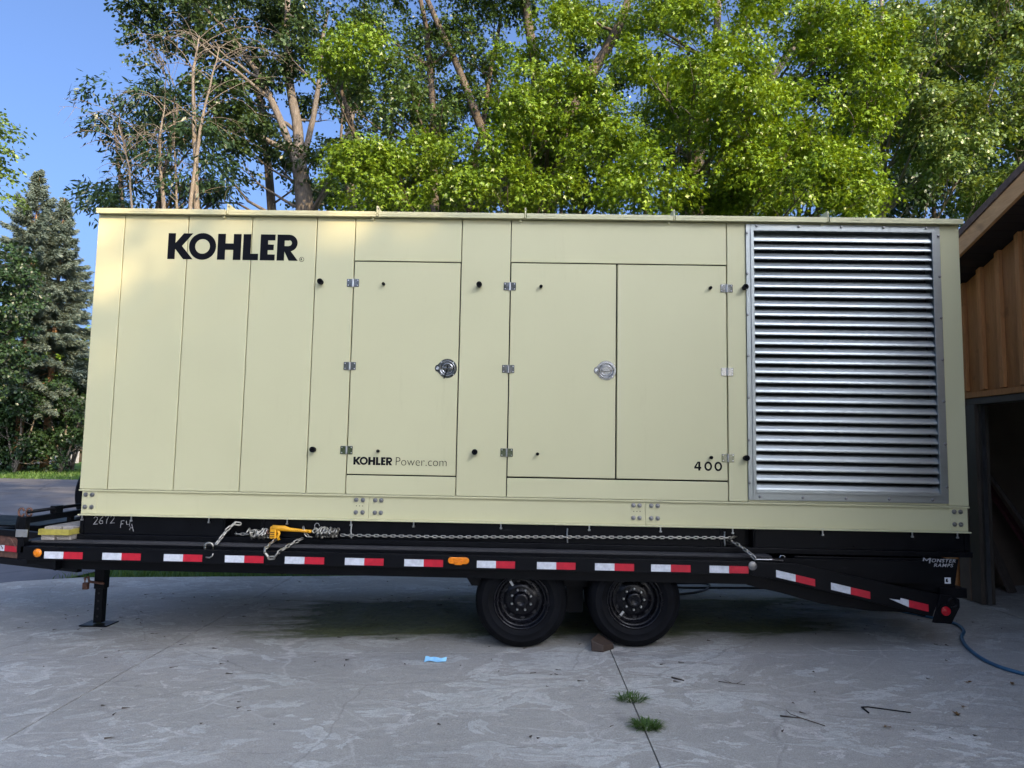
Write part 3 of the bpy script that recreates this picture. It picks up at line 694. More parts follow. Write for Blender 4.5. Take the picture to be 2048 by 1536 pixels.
ASH = [(11.28,14.89,14.67,0.95,0.56),(10.2,12.9,12.04,0.76,0.41),(14.32,14.41,15.35,0.79,0.53),(12.58,14.29,11.67,0.9,0.63),(11.29,13.35,10.76,0.85,0.45),(9.73,13.03,8.35,0.7,0.45),(13.7,12.72,10.93,0.75,0.54),(10.21,13.58,10.44,0.75,0.41),(11.92,11.78,8.22,0.63,0.48),(10.99,12.76,9.84,0.83,0.42),(14.02,13.59,10.84,0.85,0.58),(11.25,12.23,9.51,0.86,0.38),(12.95,11.87,11.77,0.72,0.38),(12.01,11.43,12.18,0.82,0.4),(13.23,14.22,13.04,0.86,0.45),(11.43,14.5,10.56,0.92,0.54),(15.16,14.34,14.6,0.95,0.44),(14.85,13.83,11.2,0.84,0.62),(13.66,13.42,9.82,0.63,0.47),(9.3,11.23,12.67,0.61,0.52),(11.27,14.52,13.98,0.83,0.61),(14.12,12.89,10.17,0.67,0.49),(13.73,13.75,15.36,0.86,0.48),(11.49,11.48,9.77,0.76,0.45),(13.1,13.98,14.41,0.81,0.42),(11.13,11.59,10.67,0.79,0.43),(10.85,14.83,12.37,0.73,0.59),(12.15,13.84,12.96,0.94,0.48),(11.53,13.12,12.78,0.77,0.4),(12.62,13.61,8.95,0.81,0.56),(13.27,11.92,8.86,0.8,0.53),(13.68,13,13.4,0.76,0.45),(10.04,11.34,10.31,0.64,0.47),(12.03,12.12,13.87,0.71,0.44),(12.6,12.14,14,0.63,0.47),(10.82,11.66,9.87,0.66,0.39),(13.95,12.66,13.27,0.64,0.43),(10.39,11.25,12.49,0.71,0.53),(9.37,11.1,11.17,0.74,0.52),(14.04,12.33,13.75,0.75,0.55),(11.07,14.97,11.97,0.73,0.6),(14.81,13.91,11.86,0.63,0.41),(11.47,12.71,9.11,0.67,0.52),(11,11.8,12.57,0.78,0.42),(10.55,11.49,9.15,0.7,0.51),(12.07,12.67,13.84,0.74,0.56),(12.7,13.61,8.65,0.62,0.47),(14.23,14.3,10.95,0.84,0.56),(13.69,12.85,10.31,0.78,0.5),(13.9,14.41,13.73,0.89,0.55),(14.33,14.25,12.46,0.65,0.53),(14.74,14.4,11.35,0.88,0.5),(11,12.33,9.81,0.6,0.55),(13.62,12.87,8.42,0.64,0.4),(12.97,11.64,11.6,0.64,0.43),(13.19,13.34,14.27,0.78,0.53),(12.01,11.17,13.84,0.79,0.43),(11.73,12.88,11.14,0.69,0.57),(10.01,11.65,10.65,0.61,0.48),(13.79,12.91,8.98,0.64,0.51),(13.09,11.73,12.97,0.69,0.5),(11.84,11.01,10.92,0.73,0.47)]
BACKGROUND = [(2.02,20.53,12.85,1.44,1.01),(6.35,20.57,15.38,1.36,1.09),(-7.45,21.25,11.08,1.72,0.86),(-0.36,18.75,13.58,1.36,0.86),(15.04,20.99,16.69,1.64,0.93),(13.9,19.8,11.56,1.58,0.91),(8.3,18.49,12.71,1.13,0.86),(17.39,20.46,11.04,1.13,0.99),(1.35,22,15.52,1.26,1.1),(17.93,19.82,13.72,1.3,0.91),(15.87,22.28,12.97,1.23,0.88),(17.31,22.73,15.28,1.61,1.12),(8.81,18.08,11.33,1.29,0.75),(-2.34,19.29,9.75,1.07,0.96),(15.89,19.7,15.83,1.11,0.87),(1.44,21.55,13.47,1.41,1.14),(-4.37,20.92,10.51,1.16,1.11),(1.54,21.41,11.94,1.16,0.94),(9.98,18.44,12.23,1.45,0.74),(-6.59,19.72,10.65,1.31,0.81),(-1.44,18.96,11.38,1.08,0.79),(0.71,22.48,15.03,1.64,1.04),(17.9,22.1,13.29,1.36,0.92),(8.61,19.83,12.04,1.25,0.85),(15.59,23.26,11.57,1.29,0.85),(12.21,18.81,13.38,1.27,0.92),(11.97,18.11,16.08,1.51,1),(-0.17,20.24,12.22,1.22,0.93),(17.91,22.01,14.84,1.67,0.86),(18.47,23.68,18.96,1.39,1.14),(0.61,21.05,15.13,1.19,1.06),(16.82,18.82,11.37,1.24,0.76),(16.52,21.58,12.38,1.55,0.98),(6.08,18.1,9.61,1.28,0.71),(-6.09,22.91,13.17,1.67,1.07),(12.37,19.93,15.44,1.3,0.83),(2.35,18.61,14.84,1.47,0.74),(-1.8,18.9,11.03,1.26,0.82),(20.44,22.97,12.07,1.36,0.88),(6.45,23.44,14.79,1.46,1.07),(10.24,19.11,11.16,1.19,0.93),(15.48,23.99,16.92,1.58,1.03),(-2.87,23.16,11.77,1.44,0.99),(-0.37,19.98,11.31,1.48,0.87),(5.68,18.31,13.78,1.32,0.89),(7.6,18.91,10.43,1.55,0.72),(2.72,20.62,17.72,1.33,1.05),(10.35,19.23,13.02,1.11,1),(8.6,19.09,14.89,1.47,0.72),(-2.38,19.64,10.91,1.11,0.77),(6.69,23.27,13.55,1.6,0.84),(-0.09,18.22,10.83,1.2,0.75),(19.84,23.53,19.54,1.59,1.21),(11.57,20.7,15.93,1.49,0.8),(6.43,22.43,16.95,1.72,1.15),(13.42,21.07,15.39,1.6,1.13),(2.75,23.67,15.28,1.35,0.88),(11.42,19.09,16.73,1.38,0.75),(10.18,19.53,11.77,1.58,0.86),(11.79,21.05,12.12,1.21,0.88)]
NQ = 0
def addt(*a, **k):
    global NQ
    t, n = tree(*a, **k); NQ += n
    return t
# near maples, lit from behind the viewer
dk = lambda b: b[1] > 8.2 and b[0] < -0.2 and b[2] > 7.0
shr = lambda L, f=0.82: [(x, y, z, rx * f, rz * f) for x, y, z, rx, rz in L]
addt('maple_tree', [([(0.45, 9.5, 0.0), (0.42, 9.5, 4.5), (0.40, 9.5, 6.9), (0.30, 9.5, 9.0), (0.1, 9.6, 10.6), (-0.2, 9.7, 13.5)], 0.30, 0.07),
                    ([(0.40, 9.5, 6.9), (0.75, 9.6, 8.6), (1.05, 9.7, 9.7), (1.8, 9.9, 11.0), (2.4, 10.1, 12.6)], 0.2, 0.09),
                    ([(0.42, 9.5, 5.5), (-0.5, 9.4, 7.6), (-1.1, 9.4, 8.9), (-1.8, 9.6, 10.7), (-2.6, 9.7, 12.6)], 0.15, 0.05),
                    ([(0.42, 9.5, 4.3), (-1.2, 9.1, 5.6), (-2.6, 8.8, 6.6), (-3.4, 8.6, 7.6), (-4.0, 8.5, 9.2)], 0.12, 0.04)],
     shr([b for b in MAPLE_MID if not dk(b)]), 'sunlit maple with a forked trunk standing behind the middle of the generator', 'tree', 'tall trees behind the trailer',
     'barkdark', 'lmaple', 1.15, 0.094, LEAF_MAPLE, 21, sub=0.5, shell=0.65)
addt('maple_tree', [([(3.2, 8.9, 0.1), (3.3, 8.9, 4.5), (3.5, 8.8, 7.3), (3.75, 8.8, 8.6), (4.0, 8.9, 10.2), (4.1, 9, 12.6)], 0.2, 0.06),
                    ([(3.4, 8.9, 6.0), (4.4, 8.8, 8.4), (5.4, 8.8, 10.0), (6.1, 8.9, 11.2), (7.0, 9, 12.6)], 0.13, 0.05),
                    ([(3.3, 8.9, 4.0), (4.8, 8.7, 5.6), (6.0, 8.4, 6.6), (7.0, 8.4, 7.6)], 0.08, 0.02)],
     shr(MAPLE_RIGHT), 'broad bright yellow green maple rising behind the right half of the generator', 'tree', 'tall trees behind the trailer',
     'barkgrey', 'lmaple2', 1.2, 0.094, LEAF_MAPLE, 22, sub=0.5, shell=0.65)
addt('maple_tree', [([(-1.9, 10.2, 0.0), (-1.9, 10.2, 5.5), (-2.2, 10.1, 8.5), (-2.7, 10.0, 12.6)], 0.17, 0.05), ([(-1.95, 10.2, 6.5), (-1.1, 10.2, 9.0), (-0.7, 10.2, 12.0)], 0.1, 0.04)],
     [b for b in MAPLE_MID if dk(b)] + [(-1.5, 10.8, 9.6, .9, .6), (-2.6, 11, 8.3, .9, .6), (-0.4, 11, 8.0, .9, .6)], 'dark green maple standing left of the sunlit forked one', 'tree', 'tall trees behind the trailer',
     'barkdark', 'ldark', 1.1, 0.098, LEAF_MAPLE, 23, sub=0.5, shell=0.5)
# thinner ash trees behind the louvred end
for k, (x0, lab) in enumerate(((10.1, 'thin grey ash tree beside the bright maple, above the louvres'), (14.0, 'slender pale ash tree rising above the garage roof'))):
    bl = [b for b in ASH if (b[0] < 12.2) == (k == 0)]
    addt('ash_tree', [([(x0 - 0.2, 14, 0.3), (x0, 14, 8.5), (x0 + 0.1, 14, 11.0), (x0 + 0.2, 14, 15.5)], 0.17, 0.05),
                      ([(x0 - 0.1, 14, 5.5), (x0 + 1.5, 13.6, 8.5), (x0 + 3.0, 13.2, 12.5)], 0.045, 0.015)],
         bl, lab, 'tree', 'tall trees behind the trailer', 'barkpale', 'lash', 1.0, 0.11, LEAF_OVAL, 30 + k, droop=0.9, shell=0.2)
# cottonwood: big forked grey trunk over the left third
addt('cottonwood_tree', [([(-6.4, 14.5, -0.1), (-6.5, 14.5, 5.5), (-6.6, 14.5, 8.6), (-6.85, 14.5, 10.0)], 0.36, 0.22),
                         ([(-6.8, 14.5, 9.8), (-7.0, 14.6, 11.4), (-7.3, 14.6, 13.0), (-7.5, 14.7, 15.5)], 0.18, 0.08),
                         ([(-6.7, 14.4, 9.3), (-7.4, 14.2, 11.3), (-7.9, 14.1, 12.4), (-8.7, 14.0, 13.5), (-10.1, 13.8, 14.9)], 0.13, 0.045),
                         ([(-6.8, 14.5, 10.0), (-6.4, 14.3, 11.4), (-6.2, 14.1, 13.1), (-6.0, 14, 14.6)], 0.10, 0.04),
                         ([(-6.8, 14.4, 10.2), (-8.0, 14.0, 10.7), (-9.2, 13.6, 10.9), (-9.9, 13.4, 11.0)], 0.09, 0.03),
                         ([(-6.45, 14.5, 8.3), (-5.9, 14.3, 9.2), (-5.3, 14.1, 10.8), (-5.0, 14, 12.5)], 0.1, 0.04)],
     COTTONWOOD, 'large forked grey cottonwood with dark leaves left of the maples', 'tree', 'tall trees behind the trailer',
     'barkgrey', 'lcotton', 1.0, 0.125, LEAF_OVAL, 41, shell=0.3, twigs=4)
addt('ash_tree', [([(-8.1, 16.5, 0.0), (-8.3, 16.5, 9.0), (-8.6, 16.5, 11.2), (-9.1, 16.5, 14.0)], 0.17, 0.1),
                  ([(-8.35, 16.5, 8.8), (-9.4, 16.3, 9.4), (-10.4, 16.1, 9.3)], 0.05, 0.015), ([(-8.3, 16.5, 8.3), (-9.6, 16.4, 8.6), (-11, 16.2, 8.2)], 0.045, 0.012),
                  ([(-8.4, 16.5, 9.4), (-7.6, 16.2, 9.8), (-7.0, 16, 9.7)], 0.04, 0.012)],
     [(-8.9, 16.5, 13.2, 0.8, 0.6), (-9.4, 16.3, 12.2, 0.7, 0.5), (-8.2, 16.3, 11.7, 0.6, 0.5), (-9.2, 16.4, 14.3, 1.0, 0.6)],
     'dark straight trunk with bare lower limbs just left of the forked cottonwood', 'tree', 'tall trees behind the trailer',
     'barkdark', 'lcotton', 0.5, 0.12, LEAF_OVAL, 43)
addt('ash_tree', [([(-5.2, 14.8, 0.0), (-5.25, 14.8, 8.6), (-5.35, 14.8, 10.5), (-5.6, 14.8, 13.4)], 0.17, 0.06), ([(-5.25, 14.8, 8.9), (-5.7, 14.6, 10.2), (-5.6, 14.5, 12.0)], 0.07, 0.03)],
     [(-5.0, 14.8, 11.5, 0.7, 0.6), (-5.6, 14.9, 12.6, 0.8, 0.6), (-4.6, 15, 10.4, 0.6, 0.5), (-4.4, 15, 12.4, 0.9, 0.7), (-3.6, 15.2, 11.4, 0.8, 0.6), (-3.4, 15.4, 13.2, 1.0, 0.7)],
     'pale slim tree between the forked cottonwood and the maple', 'tree', 'tall trees behind the trailer', 'barkgrey', 'lcotton', 0.6, 0.12, LEAF_OVAL, 44)
addt('willow_tree', [([(-9.3, 11.6, 0.0), (-9.5, 11.6, 6.0), (-9.3, 11.5, 8.5), (-9.0, 11.4, 10.3)], 0.13, 0.03), ([(-9.4, 11.6, 4.5), (-10.3, 11.5, 7.6), (-10.6, 11.4, 9.6)], 0.08, 0.02)],
     WILLOW, 'dark narrow leaved tree behind the bare saplings at the left end', 'tree', 'tall trees behind the trailer', 'barkdark', 'lwillow', 1.6, 0.17, LEAF_LONG, 45, droop=1.0, shell=0.25)

# leafless saplings with drooping twigs
def bare(pts, r0, label, seed, nt=26, droop=1.0, zmin=7.0):
    rs = random.Random(seed)
    t = thing('bare_sapling', pts[0], label, 'tree', 'bare saplings')
    P = []
    for a, b in zip(pts[:-1], pts[1:]): P += curve(a, b, 0.02, 5, rs, 0.03)[:-1]
    P.append(Vector(pts[-1]))
    MB().tube(P, taper(r0, 0.012, len(P)), 8).build('trunk', 'barkpale', t, smooth=True)
    mb = MB()
    for k in range(nt):
        f = rs.uniform(0.55, 1.0)
        a = at_path(P, f)
        if a.z < zmin: continue
        an = rs.uniform(0, 6.28); L = rs.uniform(0.8, 2.4) * (1.25 - 0.5 * f)
        d = Vector((math.cos(an), math.sin(an) * 0.6, 0)) * L
        p1 = a + d * 0.55 + Vector((0, 0, L * 0.55)); p2 = a + d * 1.1 + Vector((0, 0, L * (0.5 - 0.7 * droop * rs.random())))
        pts2 = [(a * (1 - u) ** 2 + p1 * 2 * u * (1 - u) + p2 * u * u) for u in (0, .17, .33, .5, .67, .83, 1)]
        mb.tube(pts2, taper(0.011, 0.003, 7), 5, cap=False)
        for j in range(rs.randint(2, 4)):
            s = at_path(pts2, rs.uniform(0.35, 0.95))
            e = s + Vector((d.x * rs.uniform(-.2, .5), d.y * rs.uniform(-.2, .5), rs.uniform(-0.55, 0.2))) + Vector((rs.uniform(-.3, .3), rs.uniform(-.2, .2), 0))
            mb.tube(curve(s, e, 0.14, 4, rs, 0.03), taper(0.005, 0.0022, 4), 4, cap=False)
    mb.build('twigs', 'barkpale', t, smooth=True)
bare([(-8.5, 10.5, 0), (-8.55, 10.5, 5.5), (-8.75, 10.5, 7.6), (-8.92, 10.5, 9.0), (-8.85, 10.5, 9.9)], 0.085, 'bare pale sapling, second from the left end of the generator roof', 1, 16)
bare([(-8.2, 10.7, 0), (-8.3, 10.7, 6.0), (-8.55, 10.7, 8.0), (-8.75, 10.7, 9.8)], 0.055, 'thin bare sapling just right of the second one', 2, 9)
bare([(-7.9, 10.5, 0), (-7.9, 10.5, 6.0), (-8.0, 10.5, 8.4), (-8.2, 10.5, 10.7), (-8.1, 10.5, 11.6)], 0.11, 'thickest bare sapling with a broom of twigs at its top', 3, 20)
bare([(-7.85, 10.3, 4.0), (-7.9, 10.3, 8.4), (-7.75, 10.3, 9.8), (-7.5, 10.3, 11.2)], 0.06, 'bare side stem leaning right from the thickest sapling', 4, 10)
bare([(-9.3, 10.5, 0), (-9.35, 10.5, 6.4), (-9.6, 10.5, 8.2), (-9.95, 10.5, 9.3)], 0.045, 'leftmost thin bare sapling with long arching twigs', 5, 16, 0.9)

# darker wood filling in behind
cx = [-4.0, 1.2, 6.0, 11.0, 16.5]
labs = ['dark green forest tree far behind the left lobe of the middle maple', 'dark green forest tree far behind the middle maple', 'dark green forest tree behind the gap between the two maples',
        'dark green forest tree behind the right maple', 'dark green forest tree far behind the garage roof']
for k in range(5):
    bl = [b for b in BACKGROUND if min(range(5), key=lambda q: abs(cx[q] - b[0])) == k]
    addt('forest_tree', [([(cx[k], 22, 0.2), (cx[k] + .2, 22, 7), (cx[k] - .1, 22, 13.5)], 0.2, 0.05)], bl, labs[k], 'tree', 'forest trees far behind', 'barkdark', 'lwood', 1.1, 0.2, LEAF_OVAL, 60 + k, shell=0.15, twigs=2)

# left edge
addt('broadleaf_tree', [([(-26.5, 24, -0.1), (-25.4, 24, 7), (-24.6, 24, 12), (-24.2, 24, 15)], 0.3, 0.08)],
     [(-23.3, 24, 13.9, .9, .7), (-23.9, 23.6, 15, 1.3, .8), (-23.0, 23.6, 12.7, .7, .5), (-23.6, 24, 12.0, .8, .6), (-23.9, 23.5, 11.0, .9, .6), (-25.5, 24, 14, 1.6, 1.4), (-25.3, 24, 11.5, 1.5, 1.2)],
     'leafy tree cut by the left edge of the picture', 'tree', None, 'barkdark', 'lash', 0.55, 0.19, LEAF_OVAL, 71)
addt('broadleaf_tree', [([(-24.2, 24.5, -0.1), (-23.8, 24.5, 4), (-23.2, 24.5, 8.6)], 0.22, 0.05)],
     [(-22.6, 24, 9.4, .9, .8), (-22.2, 23.7, 8.2, .9, .8), (-21.8, 23.8, 7.0, .7, .8), (-22.6, 24, 6.4, 1.1, .8), (-22.4, 23.8, 5.2, 1.0, .7), (-23.4, 24, 7.7, 1.2, 1.0), (-23.6, 24, 5.6, 1.2, 1.0), (-22.8, 24, 4.2, 1.1, .7)],
     'dark bushy tree at the left edge in front of the spruce', 'tree', None, 'barkdark', 'lhedge', 1.0, 0.18, LEAF_OVAL, 72)
for k, (x, y, h, lab) in enumerate(((-31.5, 37, 6.2, 'tall dark shrub at the left end of the hedge'), (-29.6, 36, 5.4, 'dark shrub below the spruce trunk'), (-27.8, 37.2, 6.4, 'tall dark shrub between spruce and generator'),
                               (-26.4, 35.5, 5.2, 'dark shrub half hidden by the left end of the generator'), (-30.6, 34.2, 2.6, 'low shrub at the lawn edge left of the others'), (-28.2, 34, 2.2, 'low shrub at the lawn edge below the spruce'), (-25.2, 32.6, 4.6, 'broad dark shrub at the lawn edge beside the generator'), (-28.9, 32.2, 4.8, 'broad dark shrub standing right before the taller spruce'), (-27.0, 31.6, 4.3, 'broad dark shrub between the two spruce trunks and the lawn'))):
    rs = random.Random(90 + k)
    bl = []
    for j in range(13 if h > 4 else 6):
        zz = rs.uniform(0.12, 0.92) * h
        wd_ = 1.5 * (1 - 0.45 * zz / h)
        bl.append((x + rs.uniform(-1, 1) * wd_, y + rs.uniform(-1, 1) * wd_ * .7, zz - 0.1, rs.uniform(.6, 1.1), rs.uniform(.45, .8)))
    addt('shrub', [([(x, y, -0.15), (x + .2, y, h * .5), (x, y, h * .85)], 0.09, 0.02), ([(x, y, -0.15), (x - .6, y, h * .5), (x - .8, y, h * .7)], 0.07, 0.02), ([(x, y, -0.15), (x + .7, y, h * .45), (x + .9, y, h * .65)], 0.07, 0.02)],
         bl, lab, 'shrub', 'dark shrubs along the far lawn', 'barkgrey', 'lhedge', 0.6, 0.19, LEAF_OVAL, 200 + k, twigs=2)
for k, (x, lab) in enumerate(((-42, 'sunlit tree far behind the hedge at the left edge'), (-36.5, 'sunlit tree far behind the spruce and the hedge'))):
    rs = random.Random(300 + k)
    bl = [(x + rs.uniform(-4, 4), 52 + rs.uniform(-2, 2), rs.uniform(4, 9.5), rs.uniform(1.2, 2), rs.uniform(.9, 1.4)) for _ in range(16)]
    addt('broadleaf_tree', [([(x, 52, -.2), (x, 52, 9)], 0.3, 0.1)], bl, lab, 'tree', None, 'barkdark', 'lmaple', 0.5, 0.28, LEAF_OVAL, 310 + k)

# blue spruces
def spruce(x, y, h, rad, label, seed, lean=0.0, zlow=2.5):
    r = np.random.default_rng(seed); rs = random.Random(seed)
    t = thing('spruce_tree', (x, y, gz(x)), label, 'tree', 'blue spruces')
    P = [Vector((x + lean * k / 8, y, -0.2 + (h + 0.2) * k / 8)) for k in range(9)]
    MB().tube(P, taper(0.24, 0.015, 9), 8).build('trunk', 'barkspruce', t, smooth=True)
    lm = MB(); V = []
    z = zlow
    while z < h - 0.05:
        f = (h - z) / (h - zlow)
        nb = rs.randint(5, 7)
        for k in range(nb):
            an = rs.uniform(0, 6.28); L = rad * (f ** 0.92) * rs.uniform(0.6, 1.15) + 0.05
            dh = Vector((math.cos(an), math.sin(an), 0))
            b0 = at_path(P, (z + 0.2) / (h + 0.2)) + Vector((0, 0, rs.uniform(-.1, .1)))
            rise = (0.55 - 0.9 * f)
            pts = [b0 + dh * L * u + Vector((0, 0, L * (rise * u + 0.25 * u * u * (0.6 if f > .2 else 1.2) - 0.15 * u))) for u in (0, .25, .5, .75, 1)]
            lm.tube(pts, taper(0.012 + 0.014 * f, 0.004, 5), 4, cap=False)
            nn = int(16 + 42 * L)
            for j in range(nn):
                u = rs.uniform(0.18, 1.0)
                p = at_path(pts, u)
                sgn = rs.choice((-1, 1)); sd = Vector((-dh.y, dh.x, 0)) * sgn
                l_ = (0.42 * (1.1 - u) + 0.15) * min(1.0, 0.4 + L * .4) * rs.uniform(0.6, 1.2)
                dd = (dh * rs.uniform(.4, 1.0) + sd * rs.uniform(0.2, 1.0) + Vector((0, 0, rs.uniform(-0.8, 0.25)))).normalized()
                for q in range(5):
                    nv = Vector((rs.uniform(-1, 1), rs.uniform(-1, 1), rs.uniform(-1, 1)))
                    wv = dd.cross(nv).normalized() * rs.uniform(0.016, 0.03)
                    o_ = Vector((rs.uniform(-.09, .09), rs.uniform(-.09, .09), rs.uniform(-.09, .09)))
                    s_, m1, e_ = p + o_, p + o_ + dd * l_ * .5, p + o_ + dd * l_
                    V.append([s_, m1 + wv, e_, m1 - wv])
        z += rs.uniform(0.28, 0.42) * (0.65 + 0.5 * f)
    lm.build('limbs', 'barkspruce', t, smooth=True)
    V = np.array([[tuple(a) for a in q] for q in V]).reshape(-1, 3)
    link('crown', np_mesh('crown', V, np.arange(len(V)).reshape(-1, 4), 'needle'), t)
spruce(-27.9, 33, 16.9, 4.3, 'taller blue spruce with an orange lit trunk at the left', 5, zlow=4.5)
spruce(-26.9, 33.8, 15.6, 3.6, 'slightly shorter blue spruce touching the taller one on its right', 6, zlow=4.0)
# pale house beyond the hedge
ph = thing('house', (-38.5, 44, 0), 'pale grey house glimpsed through the hedge at the left edge', 'house')
MB().box(-43, -34.5, 43, 49, -0.2, 3.6).build('wall', 'housegrey', ph)
MB().prism([(42.5, 3.5), (49.5, 3.5), (46, 5.6)], -43.4, -34.1, 'x').build('roof', 'shingle', ph)
MB().box(-38.4, -37.2, 42.96, 43.02, 1.0, 2.2).build('window', 'glass', ph)

# the wood behind the viewer: its tops shade the drive and all but a strip of the generator
cosE, sinE = math.cos(SUN_EL), math.sin(SUN_EL)
def back(xw, zw, t): return (xw + t * math.sin(SUN_AZ) * cosE, -t * math.cos(SUN_AZ) * cosE, zw + t * sinE)
def ztop(xw):
    if xw < -3.9: return 2.5 + 0.1 * math.sin(xw)
    if xw < -0.5: return 2.85 + 0.24 * (xw + 3.7)
    return 3.62 + 0.12 * (xw + 0.5)
labs = ['first', 'second', 'third', 'fourth', 'fifth', 'sixth', 'seventh', 'eighth']
TW = 36.0
for k in range(5):
    rs = random.Random(400 + k)
    xc = -7.4 + 4.4 * k
    bl = []
    for j in range(4):
        xw = xc + 1.1 * j - 1.65
        bl.append((*back(xw, ztop(xw) - 0.75, TW + rs.uniform(-1, 1)), 0.95, 0.8)); bl.append((*back(xw + .5, ztop(xw) - 0.95, TW + 3 + rs.uniform(-1, 1)), 0.95, 0.8))
    for zi in range(12):
        for xi in range(4):
            xw = xc - 1.65 + 1.1 * xi + rs.uniform(-.4, .4); zz = ztop(xw) - 1.5 - 1.05 * zi + rs.uniform(-.3, .3)
            if -4.0 < xw < -2.9 and 0.9 < zz < 2.0: continue
            for d_ in (0, 4):
                X, Y_, Z = back(xw + rs.uniform(-.4, .4), zz + rs.uniform(-.4, .1), TW + d_); bl.append((X, Y_ + rs.uniform(-1, 1), Z, rs.uniform(1.2, 1.6), rs.uniform(.8, 1.1)))
    X, Y_, Z = back(xc, 0, TW)
    addt('shade_tree', [([(X, Y_, 0), (X + .3, Y_, 9), (X, Y_, Z + ztop(xc) - 2)], 0.35, 0.08)], bl, labs[k] + ' tree from the left in the row on the sun side behind the viewer', 'tree', 'shade trees behind the viewer',
         'barkgrey', 'lbg', 0.62, 0.36, LEAF_OVAL, 410 + k, shell=0.2, sub=0.9, twigs=1)
for k in range(6):
    rs = random.Random(500 + k)
    X, Y_, H = -38 + 8.2 * k, -38 + rs.uniform(-2, 2), rs.uniform(13, 16)
    bl = [(X + rs.uniform(-4, 4), Y_ + rs.uniform(-2, 2), H * rs.uniform(.12, .95), rs.uniform(1.4, 2.0), rs.uniform(1.0, 1.4)) for _ in range(40)]
    addt('shade_tree', [([(X, Y_, 0), (X + .3, Y_, 5), (X, Y_, H - 1)], 0.3, 0.08)], bl, labs[k] + ' tree from the left in the lower row behind the viewer', 'tree', 'shade trees behind the viewer',
         'barkgrey', 'lwood', 0.6, 0.40, LEAF_OVAL, 510 + k, shell=0.2, sub=0.9, twigs=1)
rs = random.Random(76)  # sparse unseen crown added to dim the sun on the generator's lit strip
bl = []
for k in range(4):
    xw = -4.0 + 1.3 * k; X, Y_, Z = back(xw, ztop(xw) + rs.uniform(-.1, 1.2), TW + rs.uniform(-1, 3)); bl.append((X, Y_, Z, .9, .7))
X, Y_, Z = back(-2, 0, TW + 2)
addt('shade_tree', [([(X, Y_, 0), (X, Y_, 9), (X, Y_, Z + 2)], 0.3, 0.06)], bl, 'thin crowned tree topping the row on the sun side behind the viewer', 'tree', 'shade trees behind the viewer', 'barkgrey', 'lbg', 0.09, 0.30, LEAF_OVAL, 601, shell=0.1, sub=0.9, twigs=1)  # added unseen tree, veils the sunlit strip
rs = random.Random(77)  # tall unseen crown added to throw shade over the asphalt yard
bl = []
for k in range(60):
    xw, zz = rs.uniform(-13, -3.2), rs.uniform(5.0, 14)
    X, Y_, Z = back(xw, zz, 26 + rs.uniform(-2, 2)); bl.append((X, Y_, Z, rs.uniform(1.1, 1.6), rs.uniform(.8, 1.2)))
addt('shade_tree', [([(5, -18.8, 0), (5.2, -18.8, 12), (5, -18.8, 25)], 0.4, 0.08)], bl, 'single tall tree standing close behind the viewer', 'tree', 'shade trees behind the viewer', 'barkgrey', 'lbg', 0.4, 0.36, LEAF_OVAL, 600, shell=0.2, sub=0.9, twigs=1)  # added unseen tree, shades the asphalt
print('leaf quads', NQ)

# unseen bushes added behind the trailer to keep low light from under it
for k in range(7):
    rs = random.Random(700 + k); x, y = -4.2 + 1.9 * k, 6.3 + rs.uniform(-.3, .5)
    bl = [(x + rs.uniform(-.9, .9), y + rs.uniform(-.5, .5), rs.uniform(.3, 2.4), rs.uniform(.5, .8), rs.uniform(.4, .6)) for _ in range(9)]
    addt('shrub', [([(x, y, 0), (x + .1, y, 1.2), (x, y, 2.2)], 0.05, 0.01)], bl, ('undergrowth bush behind the left end of the trailer', 'undergrowth bush behind the first wall panels', 'undergrowth bush behind the single door', 'undergrowth bush behind the double doors', 'undergrowth bush behind the hinged door marked 400', 'undergrowth bush behind the louvre', 'undergrowth bush behind the trailer tail')[k], 'shrub', 'undergrowth bushes behind the trailer', 'barkdark', 'lhedge', 0.6, 0.16, LEAF_OVAL, 710 + k, twigs=1)  # added unseen bushes, block low light under the trailer

# far wood closing the view beyond the lawn
rs = random.Random(900)
bl = [(rs.uniform(-120, 110), rs.uniform(74, 84), rs.uniform(0.5, 9.5), rs.uniform(2.2, 3.6), rs.uniform(1.6, 2.4)) for _ in range(420)]
V, q = leaf_cloud(bl, 0.5, 0.75, LEAF_OVAL, 901, shell=0.3, sub=2.2)
tag(link('far_wood', np_mesh('far_wood', V, q, 'lhedge')), 'dark wood closing the view far beyond the lawn', 'wood', kind='stuff')
print('far wood quads', len(q))

# ================================================================== GENERATOR ENCLOSURE
gen = thing('generator_enclosure', (0, 1.0, 0.885), 'long beige steel generator housing with three doors and a big louvre, riding on the trailer', 'generator')
XL, XR, ZB, ZT, DEP = -3.718, 3.669, 1.2955, 3.657, 2.03
# core just behind the skin
MB().box(XL + 0.03, 1.85, 0.045, DEP - 0.03, ZB + 0.01, ZT - 0.01).build('inner_shell', 'void', gen)
MB().box(3.50, XR - 0.03, 0.045, DEP - 0.03, ZB + 0.01, ZT - 0.01).build('inner_shell', 'void', gen)
MB().box(1.85, 3.50, 0.145, DEP - 0.03, ZB + 0.01, ZT - 0.01).build('inner_shell', 'void', gen)
GAP = 0.0035
def panel(name, x0, x1, z0, z1, y0=0.0, par=gen, lip=True, bevel=0.005):
    o = MB().box(x0 + GAP, x1 - GAP, y0, y0 + 0.045, z0 + GAP, z1 - GAP).build(name, 'beige', par, bevel=bevel, seg=2)
    return o
seams = [XL, -3.481, -2.925, -2.37, -1.808, -1.476]
for a, b in zip(seams[:-1], seams[1:]):
    panel('wall_panel', a, b, ZB, ZT)
panel('wall_panel', -0.556, -0.134, ZB, ZT); panel('wall_panel', 1.703, 1.866, ZB, ZT); panel('wall_panel', 3.49, XR, ZB, ZT)
